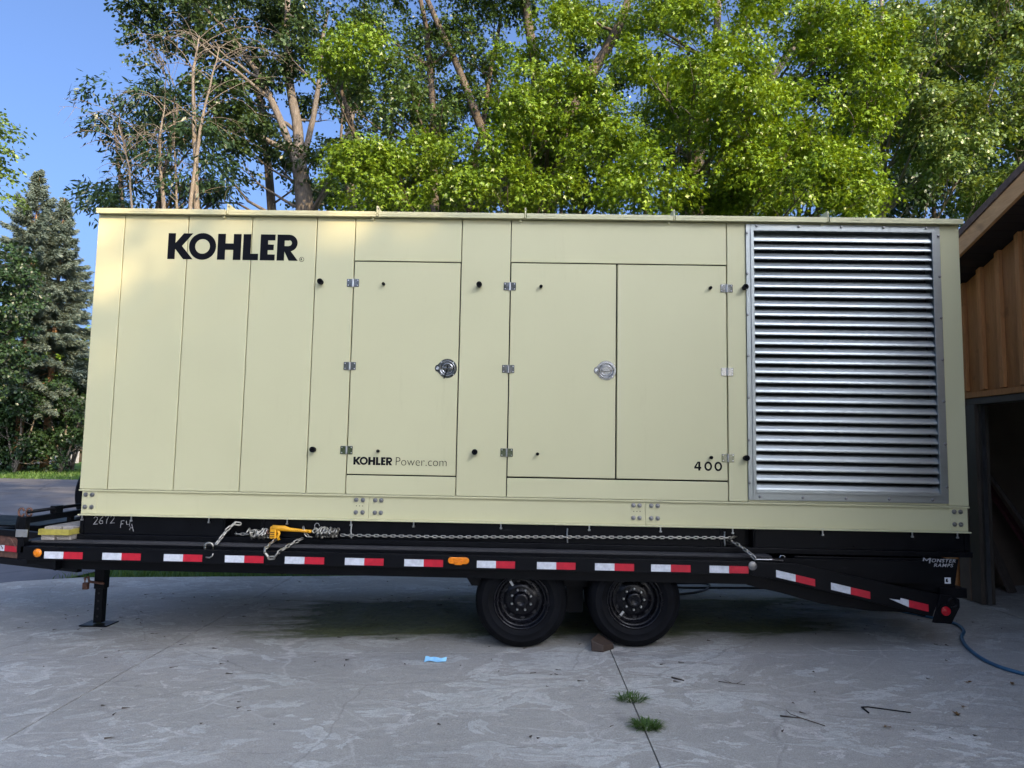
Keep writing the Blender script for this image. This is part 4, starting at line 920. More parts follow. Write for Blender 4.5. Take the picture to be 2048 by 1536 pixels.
panel('wall_panel', -1.476, -0.556, 3.288, ZT); panel('wall_panel', -0.134, 1.703, 3.294, ZT)
panel('wall_panel', -1.476, -0.556, ZB, 1.458); panel('wall_panel', -0.134, 1.703, ZB, 1.460)
MB().box(1.866, 3.49, 0.0, 0.045, 3.648, ZT).build('wall_panel', 'beige', gen); MB().box(1.866, 3.49, 0.0, 0.045, ZB + GAP, 1.318).build('wall_panel', 'beige', gen, bevel=0.003)
# drip lips over the doors
MB().box(-1.474, -0.558, -0.009, 0.004, 3.280, 3.292).build('drip_lip', 'beige', gen, bevel=0.003)
MB().box(-0.132, 1.701, -0.009, 0.004, 3.286, 3.298).build('drip_lip', 'beige', gen, bevel=0.003)
# end and rear walls
MB().box(XL, XL + 0.03, 0.047, DEP, ZB, ZT).build('end_wall', 'beige', gen); MB().box(XR - 0.03, XR, 0.047, DEP, ZB, ZT).build('end_wall', 'beige', gen)
MB().box(XL + 0.03, XR - 0.03, DEP - 0.03, DEP, ZB, ZT).build('end_wall', 'beige', gen)
# bottom return of the walls
MB().box(XL, XR, -0.004, 0.06, ZB - 0.014, ZB).build('sill', 'beige', gen, bevel=0.003)

def screw_mesh():
    m_ = MB(); m_.lathe([(0.012, 0), (0.012, -0.003), (0.0085, -0.006), (0.0085, -0.011), (0.0001, -0.012)], (0, 0, 0), 'y', 8)
    return m_.mesh('bolt', ['bolt'])
SCREW = screw_mesh()
bm_ = MB(); bm_.lathe([(0.0195, 0), (0.0195, -0.004), (0.013, -0.0045), (0.013, -0.016), (0.0001, -0.018)], (0, 0, 0), 'y', 8)
BOLT = bm_.mesh('bolt', ['bolt'])
def hinge(par, x, z):
    h = MB().box(x - 0.052, x - 0.007, -0.006, -0.0005, z - 0.034, z + 0.034).box(x + 0.007, x + 0.052, -0.006, -0.0005, z - 0.034, z + 0.034).build('hinge', 'chrome', par, bevel=0.002)
    MB().cyl((x, -0.008, z - 0.034), (x, -0.008, z + 0.034), 0.008, n=10).build('hinge_pin', 'steel', h, smooth=False, angle=40)
    return h
HS = MB(); HS.lathe([(0.0055, 0), (0.004, -0.003), (0.0001, -0.003)], (0, 0, 0), 'y', 6); HSM = HS.mesh('rivet', ['steel'])
def stud(par, x, z, r, l, nm):
    m_ = MB(); m_.lathe([(r * .82, 0.0), (r * .82, -l * .5), (r, -l * .55), (r, -l), (r * .55, -l - 0.001), (r * .5, -l + 0.012), (0.0001, -l + 0.012)], (x, 0, z), 'y', 14)
    return m_.build(nm, 'rubber', par, angle=40)
def latch(par, x, z, key):
    pl = []
    for k in range(28):
        a = 2 * math.pi * k / 28
        pl.append((x + 0.082 * math.cos(a), z + 0.082 * math.sin(a)))
    pl = [p for p in pl if p[0] > x - 0.058]
    up_ = [p for p in pl if p[1] >= z]; lo = [p for p in pl if p[1] < z]
    up_.sort(key=lambda p: -math.atan2(p[1] - z, p[0] - x)); up_.reverse()
    lo.sort(key=lambda p: math.atan2(p[1] - z, p[0] - x))
    ear = [(x - 0.082, z + 0.030), (x - 0.098, z + 0.024), (x - 0.106, z + 0.0), (x - 0.098, z - 0.024), (x - 0.082, z - 0.030)]
    poly = up_ + ear + lo
    o = MB().prism(poly, -0.0045, -0.0005, 'y').build('latch', 'chrome', par, bevel=0.0015, seg=1)
    dish = MB(); dish.lathe([(0.066, -0.0047), (0.063, -0.010), (0.058, -0.0055), (0.052, 0.004), (0.047, 0.004), (0.043, -0.002), (0.040, -0.002), (0.036, 0.006), (0.0001, 0.007)], (x, 0, z), 'y', 32)
    # dish sits in a recess: push it proud so nothing is buried
    dish.v = [(v[0], v[1] - 0.0075, v[2]) for v in dish.v]
    dish.build('latch_dish', 'chrome', o, smooth=True)
    if key:
        MB().tube([(x + 0.006, -0.022, z + 0.02), (x - 0.004, -0.026, z - 0.02), (x - 0.016, -0.022, z - 0.06), (x - 0.024, -0.02, z - 0.09)], 0.004, 6).build('key_tether', 'vinyl', o)
    hb_ = MB().box(x - 0.034, x + 0.034, -0.016, -0.006, z - 0.008, z + 0.008); hb_.build('latch_handle', 'chrome', o, bevel=0.003)
    e = MB(); e.lathe([(0.014, -0.0045), (0.014, -0.008), (0.009, -0.009), (0.0001, -0.005)], (x - 0.083, 0, z), 'y', 14); e.build('latch_keyhole', 'steel', o, smooth=True)
    for a in (45, 135, 225, 315):
        link('rivet', HSM, o, (x + 0.074 * math.cos(R(a)), -0.0046, z + 0.074 * math.sin(R(a))))
def letters_mesh(shapes, x, z, sx, sz, y=-0.0012):
    out = []
    for poly in shapes:
        out.append([(x + px * sx, z + pz * sz) for px, pz in poly])
    return out
def flat_letter(polys, par, nm='letter', y=-0.0014, material='vinyl'):
    m_ = MB()
    for p_ in polys: m_.prism(p_, y, y + 0.001, 'y')
    return m_.build(nm, material, par)
def ring(cx, cz, ro, ri, n=36, roz=None, riz=None):
    qs = []
    for k in range(n):
        a, b = 2 * math.pi * k / n, 2 * math.pi * (k + 1) / n
        qs.append([(cx + ri * math.cos(a), cz + (riz or ri) * math.sin(a)), (cx + ro * math.cos(a), cz + (roz or ro) * math.sin(a)), (cx + ro * math.cos(b), cz + (roz or ro) * math.sin(b)), (cx + ri * math.cos(b), cz + (riz or ri) * math.sin(b))])
    return qs
def half_ring(cx, cz, ro, ri, n=14):
    qs = []
    for k in range(n):
        a, b = -math.pi / 2 + math.pi * k / n, -math.pi / 2 + math.pi * (k + 1) / n
        qs.append([(cx + ri * math.cos(a), cz + ri * math.sin(a)), (cx + ro * math.cos(a), cz + ro * math.sin(a)), (cx + ro * math.cos(b), cz + ro * math.sin(b)), (cx + ri * math.cos(b), cz + ri * math.sin(b))])
    return qs
KOH = {
    'K': [[(0, 0), (44, 0), (44, 62), (0, 62)], [(0, 62), (44, 62), (44, 98), (0, 98)], [(0, 98), (44, 98), (44, 157), (0, 157)], [(44, 62), (95, 0), (152, 0), (84, 80)], [(44, 62), (84, 80), (44, 98)], [(44, 98), (84, 80), (147, 157), (92, 157)]],
    'O': ring(207, 79, 81, 44, 40),
    'H': [[(297, 0), (343, 0), (343, 157), (297, 157)], [(391, 0), (437, 0), (437, 157), (391, 157)], [(343, 60), (391, 60), (391, 99), (343, 99)]],
    'L': [[(449, 0), (495, 0), (495, 157), (449, 157)], [(495, 0), (541, 0), (541, 39), (495, 39)]],
    'E': [[(552, 0), (597, 0), (597, 157), (552, 157)], [(597, 0), (640, 0), (640, 36), (597, 36)], [(597, 62), (632, 62), (632, 96), (597, 96)], [(597, 121), (640, 121), (640, 157), (597, 157)]],
    'R': [[(652, 0), (696, 0), (696, 157), (652, 157)], [(696, 121), (722, 121), (722, 157), (696, 157)], [(696, 55), (722, 55), (722, 88), (696, 88)]] + half_ring(722, 106, 51, 17) + [[(696, 55), (724, 0), (778, 0), (734, 58)]],
}
def kohler(x, z, s, par, y=-0.0014):
    for ch in 'KOHLER': flat_letter(letters_mesh(KOH[ch], x, z, s, s), par, 'letter', y)
kohler(-3.093, 3.272, 1.126 / 775 , gen)
flat_letter(ring(-1.929, 3.285, 0.021, 0.0175, 24), gen, 'letter')
def put_text(par, body, x, z, size, material, y=-0.0016, name='letter', rot=(R(90), 0, 0), width=None, height=None, **k):
    me = text_mesh(body, size, **k)
    xs_ = [v.co.x for v in me.vertices]; ys_ = [v.co.y for v in me.vertices]
    fx = width / (max(xs_) - min(xs_)) if width else 1.0
    fy = height / (max(ys_) - min(ys_)) if height else 1.0
    for v in me.vertices: v.co.x = (v.co.x - (min(xs_) if width else 0)) * fx; v.co.y = (v.co.y - (min(ys_) if height else 0)) * fy
    me.materials.clear(); me.materials.append(M[material])
    return link(name, me, par, (x, y, z), rot)
put_text(gen, 'R', -1.939, 3.2755, 0.027, 'vinyl', offset=0.0006)

# doors
def door(x0, x1, z0, z1):
    return panel('door', x0 + 0.003, x1 - 0.003, z0, z1, bevel=0.004)
d1 = door(-1.476, -0.556, 1.462, 3.277)
d2 = door(-0.134, 0.772, 1.466, 3.283)
d3 = door(0.772, 1.703, 1.466, 3.283)
for d, x, zs in ((d1, -1.478, (3.086, 2.371, 1.663)), (d2, -0.137, (3.075, 2.368, 1.667)), (d3, 1.699, (3.085, 2.374, 1.656))):
    for z in zs:
        hinge(d, x, z)
        for sx in (-1, 1):
            for sz in (-1, 1): link('rivet', HSM, d, (x + sx * 0.040, -0.0062, z + sz * 0.022))
for d, x, z in ((d1, -1.213, 3.077), (d2, 0.128, 3.075), (d3, 1.558, 3.083), (d1, -1.21, 1.66), (d2, 0.12, 1.66), (d3, 1.556, 1.658)):
    stud(d, x, z, 0.0135, 0.035, 'door_stop')
for x, z in ((-1.75, 3.086), (-0.396, 3.08), (1.847, 3.092), (-1.753, 1.663), (-0.402, 1.667), (1.841, 1.659)):
    stud(gen, x, z, 0.024, 0.055, 'door_holder')
latch(d1, -0.652, 2.365, True); latch(d2, 0.687, 2.369, False)
kohler(-1.418, 1.543, 0.327 / 778 , d1)
put_text(d1, 'Power.com', -1.062, 1.543, 0.102, 'vinyl', offset=-0.0016, name='letter', width=0.425)
def d400(x, z, par):
    H, W_ = 0.074, 0.055
    flat_letter([[(x, z + .016), (x + .058, z + .016), (x + .058, z + .031), (x, z + .031)], [(x + .033, z), (x + .050, z), (x + .050, z + .074), (x + .033, z + .074)], [(x, z + .031), (x + .017, z + .031), (x + .037, z + .074), (x + .028, z + .074)]], par)
    for k in (1, 2): flat_letter(ring(x + .012 + .083 * k + .02 , z + .037, .032, .017, 28, .039, .023), par)
d400(1.421, 1.548, d3)

# roof: five trays with standing ribs
RX = [-3.722, -2.575, -1.285, -0.015, 1.249, 2.547, 3.690]
for a, b in zip(RX[:-1], RX[1:]):
    rp = MB().box(a + 0.011, b - 0.011, -0.05, DEP + 0.03, 3.672, 3.700).box(a + 0.011, b - 0.011, -0.05, -0.038, 3.655, 3.672).build('roof_panel', 'beige', gen, bevel=0.003)
MB().box(XL + .01, XR - .01, -0.02, DEP, 3.659, 3.671).build('roof_deck', 'beige', gen)
for x in RX[1:-1]:
    MB().prism([(-0.045, 3.66), (DEP, 3.66), (DEP, 3.758), (-0.02, 3.758), (-0.045, 3.750)], x - 0.006, x + 0.006, 'x').build('roof_rib', 'beige', gen, bevel=0.002, seg=1)
    s_ = link('bolt', SCREW, gen, (x, -0.035, 3.73), (0, 0, R(90)))
    MB().box(x - 0.05, x - 0.028, -0.02, -0.001, 3.635, 3.656).build('roof_clip', 'beige', gen)

# louvre
lv = MB()
lv.box(1.863, 1.900, -0.013, -0.001, 1.317, 3.644).box(3.455, 3.497, -0.013, -0.001, 1.317, 3.644)
lv.box(1.900, 3.455, -0.013, -0.001, 1.317, 1.372).box(1.900, 3.455, -0.013, -0.001, 3.606, 3.644)
lv = lv.build('louvre', 'alum', gen, bevel=0.002)
MB().box(1.900, 1.928, -0.020, 0.10, 1.372, 3.606).box(3.427, 3.455, -0.020, 0.10, 1.372, 3.606).box(1.928, 3.427, -0.020, 0.10, 3.586, 3.606).box(1.928, 3.427, -0.020, 0.10, 1.372, 1.392).build('louvre_frame', 'alum', lv, bevel=0.002)
SL = MB()
def slat(prof):
    m_ = MB(); n = len(prof)
    m_.add([(0, y, z) for y, z in prof] + [(1.496, y, z) for y, z in prof], [(i, i + 1, n + i + 1, n + i) for i in range(n - 1)])
    return m_
SLM = slat([(0.010, 0.004), (0.000, 0.0), (-0.008, 0.003), (-0.0085, 0.006), (-0.0035, 0.024), (-0.001, 0.027), (0.004, 0.032), (0.014, 0.050), (0.024, 0.061), (0.030, 0.063), (0.034, 0.055)]).mesh('slat', ['alum'], True)
SLM1 = slat([(0.006, 0.0), (-0.008, 0.0), (-0.0085, 0.003), (-0.003, 0.030), (0.000, 0.034), (0.006, 0.042), (0.03, 0.066), (0.05, 0.085)]).mesh('slat', ['alum'], True)
for k in range(27):
    link('slat', SLM if k else SLM1, lv, (1.9295, 0, 3.508 - 0.0813 * k - (0.004 if k else 0.01)))
MB().box(1.93, 3.426, 0.118, 0.14, 1.38, 3.60).build('screen', 'screen', lv)
hole = MB()
for j, z in enumerate(np.arange(3.15, 3.56, 0.022)):
    for x in np.arange(1.95 + (0.011 if j % 2 else 0), 3.41, 0.022):
        hole.add([(x + 0.007 * math.cos(a), 0.1175, z + 0.007 * math.sin(a)) for a in (0, 1.05, 2.09, 3.14, 4.19, 5.24)], [(5, 4, 3, 2, 1, 0)])
tag(hole.build('screen_holes', 'void', lv), kind='stuff')
MB().box(2.655, 2.68, 0.104, 0.116, 1.39, 3.59).build('slat_support', 'screen', lv)
for k in range(5):
    link('bolt', SCREW, lv, (1.955 + 0.345 * k + 0.012 * k, -0.0132, 3.626)); link('bolt', SCREW, lv, (1.955 + 0.352 * k, -0.0132, 1.344))
for k in range(7):
    z = 3.565 - 0.3515 * k
    if z > 1.35:
        link('bolt', SCREW, lv, (1.872, -0.0132, z)); link('bolt', SCREW, lv, (3.484, -0.0132, z - 0.005))

# base rail with bolted splices
BR = [XL + 0.023, -1.278, 1.018, XR - 0.011]
for a, b in zip(BR[:-1], BR[1:]):
    MB().box(a + 0.001, b - 0.001, 0.012, 0.04, 1.092, ZB - 0.014).box(a + 0.001, b - 0.001, -0.035, 0.012, 1.082, 1.092).build('base_rail', 'beige', gen, bevel=0.002)
MB().box(XL + 0.03, XR - 0.02, 0.04, DEP - 0.04, 1.082, ZB - 0.002).build('base_core', 'beige', gen)
for a, b in ((XL + 0.025, -3.565), (3.515, XR - 0.013)):
    MB().box(a, b, 0.007, 0.0118, 1.094, ZB - 0.016).build('splice_plate', 'beige', gen, bevel=0.0015, seg=1)
for x in (-3.66, -3.605, -1.384, -1.328, -1.225, -1.175, 0.921, 0.971, 1.068, 1.121, 3.546, 3.597):
    for z in (1.2515, 1.149):
        link('bolt', BOLT, gen, (x, 0.0068 if abs(x) > 3 else 0.0118, z))
for x0 in (-1.384, 0.921):
    for k in range(3):
        m_ = MB(); m_.lathe([(0.004, 0), (0.0001, -0.0006)], (x0 + 0.003 + k * 0.026, 0.0117, 1.202), 'y', 8); m_.build('rivet_hole', 'void', gen)
fb = MB(); fb.lathe([(0.013, 0.012), (0.013, 0.0), (0.006, -0.001), (0.006, -0.03), (0.012, -0.03), (0.012, -0.042), (0.0001, -0.043)], (0, 0, 0), 'z', 6)
FB = fb.mesh('flange_bolt', ['steel'])
for x in (-3.663, -3.249, -2.598, -1.945, -1.414, -0.894, -0.173, 0.554, 1.138, 1.728, 2.459, 3.186, 3.551):
    link('flange_bolt', FB, gen, (x, -0.02, 1.0815))

# black sub-base tank
tk = MB()
tk.box(-3.69, -2.47, 0.0, 1.98, 0.93, 1.081).box(-2.17, 1.66, 0.0, 1.98, 0.93, 1.081).box(1.90, 3.663, 0.0, 1.98, 0.93, 1.081)
tk.box(-2.47, -2.17, 0.10, 1.98, 0.93, 1.081).box(1.66, 1.90, 0.10, 1.98, 0.93, 1.081)
tk.box(-3.69, 3.663, -0.03, 1.98, 0.888, 0.93)
tk = tk.build('fuel_tank', 'black', gen, bevel=0.003)
for x in (-3.66, -2.49, -2.15, 0.28, 1.64, 1.92, 3.62):
    MB().box(x - 0.007, x + 0.007, -0.012, -0.0005, 0.932, 1.078).build('stiffener', 'black', tk)
for x in (-1.413, 0.372, 1.66):      # bright tie rods seen along the tank
    MB().tube([(x + .004, -0.016, 1.055), (x, -0.02, 1.0), (x + .006, -0.018, 0.94)], 0.006, 6).build('tie_rod', 'steel', tk)
MB().tube([(-1.70 + 0.02 * math.cos(t), -0.004, 1.03 + 0.025 * math.sin(t)) for t in np.linspace(0, 5.2, 12)], 0.003, 4).build('chalk_mark', 'chalk', tk)
# chalk writing
CH = {'2': [(0, .8), (.2, 1), (.5, .9), (.5, .65), (.1, .1), (0, 0), (.6, .05)], '6': [(.5, 1), (.15, .6), (0, .25), (.2, 0), (.5, .1), (.5, .4), (.1, .4)], '7': [(0, .95), (.55, 1), (.3, .5), (.25, 0)],
      'F': [(.5, 1), (.05, .95), (0, 0)], 'f': [(0.02, .5), (.35, .55)], 'Y': [(0, 1), (.1, .45), (.5, .5)], 'y': [(.55, .9), (.5, .2)], 'A': [(0, -.1), (.3, .75), (.6, -.3)], 'a': [(.1, .2), (.5, .2)]}
def chalk(ch, x, z, s):
    MB().tube([(x + a * s, -0.002, z + b * s) for a, b in CH[ch]], 0.0022, 4).build('chalk_mark', 'chalk', tk)
for k, ch in enumerate('2672'): chalk(ch, -3.575 + k * 0.047, 1.008 + 0.004 * k, 0.062)
for ch, x in (('F', -3.345), ('f', -3.345), ('Y', -3.30), ('y', -3.30), ('A', -3.268), ('a', -3.268)): chalk(ch, x, 0.985 - (0.012 if ch in 'Aa' else 0), 0.058)

# ================================================================== TRAILER
tr = thing('equipment_trailer', (0.5, 1.0, 0.15), 'black tandem axle flatbed trailer with red and white tape carrying the generator', 'trailer')
YN, YF = -0.25, 2.25
MB().box(-4.0, 1.80, YN, YN + 0.012, 0.748, 0.853).box(-4.0, 1.80, YN + 0.012, YN + 0.05, 0.841, 0.853).box(-4.0, 1.80, YN + 0.012, YN + 0.05, 0.748, 0.757).build('side_rail', 'black', tr, bevel=0.002)
MB().box(-4.0, 1.80, YF - 0.012, YF, 0.748, 0.853).build('side_rail', 'black', tr)
MB().box(-4.0, 3.2, YN + 0.085, YN + 0.10, 0.70, 0.872).build('deck_channel', 'black', tr)
# stake pockets between rail and channel
for k in range(10):
    x = -3.82 + 0.61 * k
    MB().box(x - 0.05, x + 0.05, YN + 0.052, YN + 0.084, 0.77, 0.849).build('stake_pocket', 'black', tr, bevel=0.003)
# lower side beam (bevelled nose at the front)
MB().prism([(-3.92, 0.747), (-3.70, 0.664), (1.80, 0.660), (1.80, 0.747)], YN + 0.10, YN + 0.17, 'y').build('side_beam', 'black', tr)
MB().prism([(-3.97, 0.745), (-3.72, 0.664), (-3.72, 0.745)], YN + 0.02, YN + 0.098, 'y').build('nose_gusset', 'black', tr)
for k in range(21):                       # deck planks running the length
    y0 = YN + 0.102 + k * 0.114
    MB().box(-3.99, 2.0, y0 + 0.002, y0 + 0.112, 0.835, 0.884).build('deck_plank', 'deckwood', tr)
for y in (0.42, 1.55):
    MB().box(-4.0, 2.2, y, y + 0.012, 0.60, 0.834).box(-4.0, 2.2, y - 0.05, y + 0.062, 0.588, 0.60).build('main_beam', 'black', tr)
for k in range(11):
    x = -3.9 + 0.55 * k
    MB().box(x, x + 0.05, YN + 0.17, YF - 0.1, 0.75, 0.833).build('cross_member', 'black', tr)
# tape strips
def strip(x0, x1, z0, z1, parent=tr, y=YN - 0.0016):
    xm = (x0 + x1) / 2
    m_ = MB().box(x0, xm, y, y + 0.0012, z0, z1, 0).box(xm, x1, y, y + 0.0012, z0, z1, 1)
    o = m_.build('reflective_tape', ['tapewhite', 'tapered'], parent)
    return o
for x0, x1 in ((-3.804, -3.494), (-3.336, -3.027), (-2.842, -2.534), (-2.353, -2.043), (-1.874, -1.561), (-1.396, -1.088), (-0.924, -0.617), (-0.35, -0.049), (0.124, 0.427), (0.58, 0.887), (1.02, 1.329), (1.477, 1.781)):
    strip(x0, x1, 0.761, 0.816)
# marker lamps
m_ = MB(); m_.lathe([(0.040, 0), (0.040, -0.008), (0.034, -0.010), (0.033, -0.016), (0.022, -0.023), (0.0001, -0.026)], (-3.852, YN - 0.001, 0.805), 'y', 24)
m_.m = [1 if i < 2 * 24 else 0 for i in range(len(m_.f))]
m_.build('marker_lamp', ['amber', 'rubber'], tr, angle=50)
def pill(x, z, a, b, y0, y1):
    pts = []
    for k in range(9): t_ = -math.pi / 2 + math.pi * k / 8; pts.append((x + a - b + b * math.cos(t_), z + b * math.sin(t_)))
    for k in range(9): t_ = math.pi / 2 + math.pi * k / 8; pts.append((x - a + b + b * math.cos(t_), z + b * math.sin(t_)))
    return MB().prism(pts, y0, y1, 'y')
lam = pill(-0.494, 0.815, 0.094, 0.034, YN - 0.006, YN - 0.001).build('marker_lamp', 'rubber', tr)
pill(-0.494, 0.815, 0.084, 0.026, YN - 0.020, YN - 0.0065).build('lens', 'amber', lam, bevel=0.005)
MB().box(-0.524, -0.466, YN - 0.027, YN - 0.0205, 0.783, 0.815).build('lens', 'amber', lam, bevel=0.004)
# wheels
TY = MB(); TY.lathe([(0.205, 0.045), (0.215, 0.018), (0.235, 0.006), (0.262, -0.003), (0.266, -0.006), (0.270, -0.004), (0.312, -0.003), (0.316, -0.005), (0.320, -0.001), (0.342, 0.010), (0.360, 0.028), (0.368, 0.045), (0.3735, 0.060),
                     (0.374, 0.092), (0.367, 0.094), (0.367, 0.102), (0.375, 0.104), (0.375, 0.136), (0.367, 0.138), (0.367, 0.146), (0.374, 0.148), (0.3735, 0.18), (0.366, 0.20), (0.34, 0.228), (0.29, 0.238), (0.235, 0.23), (0.21, 0.2), (0.205, 0.17)], (0, 0, 0), 'y', 56, closed=True)
TYM = TY.mesh('tyre', ['rubber'], True)
RM = MB(); RM.lathe([(0.226, 0.022), (0.228, 0.010), (0.222, 0.004), (0.214, 0.006), (0.208, 0.016), (0.203, 0.032), (0.196, 0.036), (0.188, 0.036), (0.182, 0.050), (0.175, 0.085), (0.160, 0.092), (0.140, 0.084), (0.118, 0.070), (0.100, 0.066), (0.072, 0.066), (0.062, 0.060), (0.060, 0.020), (0.054, 0.012), (0.034, 0.008), (0.030, 0.012), (0.0001, 0.012)], (0, 0, 0), 'y', 48)
RMM = RM.mesh('rim', ['rim'], True); RMM.set_sharp_from_angle(angle=R(60))
NU = MB(); NU.lathe([(0.011, 0.0), (0.011, -0.014), (0.007, -0.022), (0.0001, -0.023)], (0, 0, 0), 'y', 6); NUM = NU.mesh('lug_nut', ['steel'])
VH = MB(); VH.lathe([(0.017, 0), (0.0001, -0.0008)], (0, 0, 0), 'y', 12); VHM = VH.mesh('hand_hole', ['void'])
WT = MB().box(-0.009, 0.009, -0.006, 0.006, -0.021, 0.021); WTM = WT.mesh('balance_weight', ['steel'])
def wheel(x, y, z, rot, weight_a, far=False):
    wv = link('wheel', None, tr, (x, y, z))
    link('tyre', TYM, wv, (x, y, z), (0, R(rot), 0)); link('rim', RMM, wv, (x, y, z))
    if far: return
    for k in range(8):
        a = R(rot + 4 + 45 * k); link('lug_nut', NUM, wv, (x + 0.083 * math.cos(a), y + 0.067, z + 0.083 * math.sin(a)))
    for a in (205, 238, 275, 318, 20, 60, 100, 150):
        a = R(a); link('hand_hole', VHM, wv, (x + 0.140 * math.cos(a), y + 0.083, z + 0.140 * math.sin(a)))
    a = R(weight_a); link('balance_weight', WTM, wv, (x + 0.150 * math.cos(a), y + 0.080, z + 0.150 * math.sin(a)), (0, -a + R(90), 0))
wheel(0.006, -0.10, gz(0.0) + 0.372, 18, 123); wheel(0.918, -0.10, gz(0.918) + 0.372, 40, 232)
for x in (0.006, 0.918):
    wheel(x, 0.18, gz(x) + 0.372, 5, 0, True); wheel(x, 1.62, gz(x) + 0.372, 5, 0, True); wheel(x, 1.9, gz(x) + 0.372, 5, 0, True)
    MB().cyl((x, 0.05, gz(x) + 0.372), (x, 2.0, gz(x) + 0.372), 0.06, n=14).build('axle', 'black', tr, smooth=True)
MB().prism([(-0.45, 0.66), (-0.40, 0.585), (-0.33, 0.585), (-0.33, 0.66)], -0.06, 0.1, 'y').build('spring_hanger', 'black', tr)
MB().box(0.39, 0.53, 0.22, 0.34, 0.33, 0.66).build('spring_hanger', 'black', tr)
MB().box(-0.30, 1.25, 0.12, 0.16, 0.56, 0.655).build('leaf_spring', 'black', tr)
# drop leg jack
jx, jy = -3.915, 0.76
jz = gz(jx) + 0.002
MB().box(jx - 0.046, jx + 0.046, jy - 0.046, jy + 0.046, jz + 0.33, 0.75).build('jack_sleeve', 'black', tr, bevel=0.003)
jl = MB().box(jx - 0.037, jx + 0.037, jy - 0.037, jy + 0.037, jz + 0.02, jz + 0.36).build('jack_leg', 'black', tr, bevel=0.003)
for k in range(4):
    q = MB(); q.lathe([(0.011, 0), (0.0001, -0.0006)], (jx, jy - 0.0375, jz + 0.08 + 0.07 * k), 'y', 10); q.build('pin_hole', 'void', jl)
MB().box(jx - 0.13, jx + 0.13, jy - 0.10, jy + 0.10, jz, jz + 0.012).build('jack_foot', 'black', tr, bevel=0.003)
MB().tube([(jx - 0.115, jy - 0.07, jz + 0.35), (jx - 0.12, jy - 0.07, jz + 0.43), (jx - 0.09, jy - 0.07, jz + 0.445), (jx - 0.075, jy - 0.07, jz + 0.40), (jx + 0.06, jy - 0.07, jz + 0.385)], 0.012, 8).build('jack_pin', 'rust', tr)
MB().box(jx - 0.13, jx - 0.085, jy - 0.085, jy - 0.05, jz + 0.33, jz + 0.39).build('jack_pin', 'rust', tr)
# front bulkhead rails across the nose
MB().box(-4.03, -3.975, YN, YN + 0.055, 0.80, 1.082).build('corner_post', 'black', tr, bevel=0.003)
MB().box(-4.03, -3.975, YF - 0.055, YF, 0.80, 1.082).build('corner_post', 'black', tr, bevel=0.003)
MB().box(-4.045, -3.95, YN - 0.006, YN - 0.0005, 0.925, 0.985).build('corner_plate', 'steel', tr, bevel=0.002)
MB().box(-4.025, -3.98, YN + 0.056, YF - 0.056, 1.03, 1.078).build('header_rail', 'black', tr, bevel=0.004)
MB().tube([(-4.0, YN + 0.06, 1.118), (-4.0, 1.0, 1.122), (-4.0, YF - 0.05, 1.118)], 0.014, 8).build('winch_bar', 'black', tr, smooth=True)
for y in (0.12, 1.2):
    MB().box(-4.03, -3.98, y, y + 0.10, 1.0782, 1.14).build('rail_bracket', 'black', tr, bevel=0.003)
MB().box(-4.02, -3.985, 0.34, 0.39, 0.88, 1.0298).build('header_post', 'black', tr)
MB().box(-4.02, -3.985, 1.05, 1.16, 0.88, 1.0298).build('header_post', 'black', tr)
MB().box(-4.06, -3.99, YN + 0.056, YF - 0.056, 0.74, 0.884).build('header_beam', 'black', tr)
# tongue: two converging channels and a top box
def channel(p0, p1, z0, z1, t_=0.05, nm='tongue_beam', material='black'):
    p0, p1 = Vector(p0), Vector(p1); d = (p1 - p0).normalized(); n_ = Vector((-d.y, d.x, 0)) * t_
    c = [p0, p1, p1 + n_, p0 + n_]
    m_ = MB(); m_.add([(q.x, q.y, z0) for q in c] + [(q.x, q.y, z1) for q in c], [(0, 3, 2, 1), (4, 5, 6, 7), (0, 1, 5, 4), (1, 2, 6, 5), (2, 3, 7, 6), (3, 0, 4, 7)])
    return m_.build(nm, material, tr, bevel=0.003)
channel((-6.1, 0.93, 0), (-3.72, 0.05, 0), 0.60, 0.655); channel((-6.1, 0.97, 0), (-3.72, 1.95, 0), 0.60, 0.80)
channel((-6.1, 0.93, 0), (-4.07, 0.18, 0), 0.845, 0.90)
channel((-6.1, 0.945, 0), (-4.07, 0.195, 0), 0.657, 0.843, 0.03, 'tongue_web', 'rust')
TD = Vector((-4.07 + 6.1, 0.18 - 0.93, 0)).normalized()
for k in range(7):
    s_ = 0.75 + 0.19 * k; b = Vector((-6.1, 0.93, 0)) + TD * s_ + Vector((0, -0.006, 0)); e = b + TD * 0.10
    MB().tube([(b.x, b.y, 0.83), (e.x, e.y, 0.735)], 0.004, 4).build('tread_bar', 'rust', tr)
def tquad(s0, s1, z0, z1, material):
    b = Vector((-6.1, 0.93, 0)) + TD * s0; e = Vector((-6.1, 0.93, 0)) + TD * s1; o_ = Vector((-TD.y * -1, -TD.x, 0)) * 0.004
    m_ = MB(); m_.add([(b.x + o_.x, b.y + o_.y, z0), (e.x + o_.x, e.y + o_.y, z0), (e.x + o_.x, e.y + o_.y, z1), (b.x + o_.x, b.y + o_.y, z1)], [(0, 1, 2, 3)])
    return m_.build('reflective_tape', material, tr)
tquad(1.47, 1.63, 0.715, 0.765, 'tapewhite'); tquad(1.63, 1.79, 0.715, 0.765, 'tapered')
MB().box(-6.2, -4.4, 0.55, 1.35, 0.902, 0.92).build('tongue_plate', 'black', tr)
# spare wheel carried on the nose
sw = link('spare_wheel', None, tr, (-4.32, 1.35, 1.14))
link('tyre', TYM, sw, (-4.32, 1.35, 1.14), (0, 0, R(-12))); link('rim', RMM, sw, (-4.32, 1.35, 1.14), (0, 0, R(-12)))
MB().box(-4.38, -4.26, 1.42, 1.50, 0.6, 1.2).build('spare_bracket', 'black', tr)
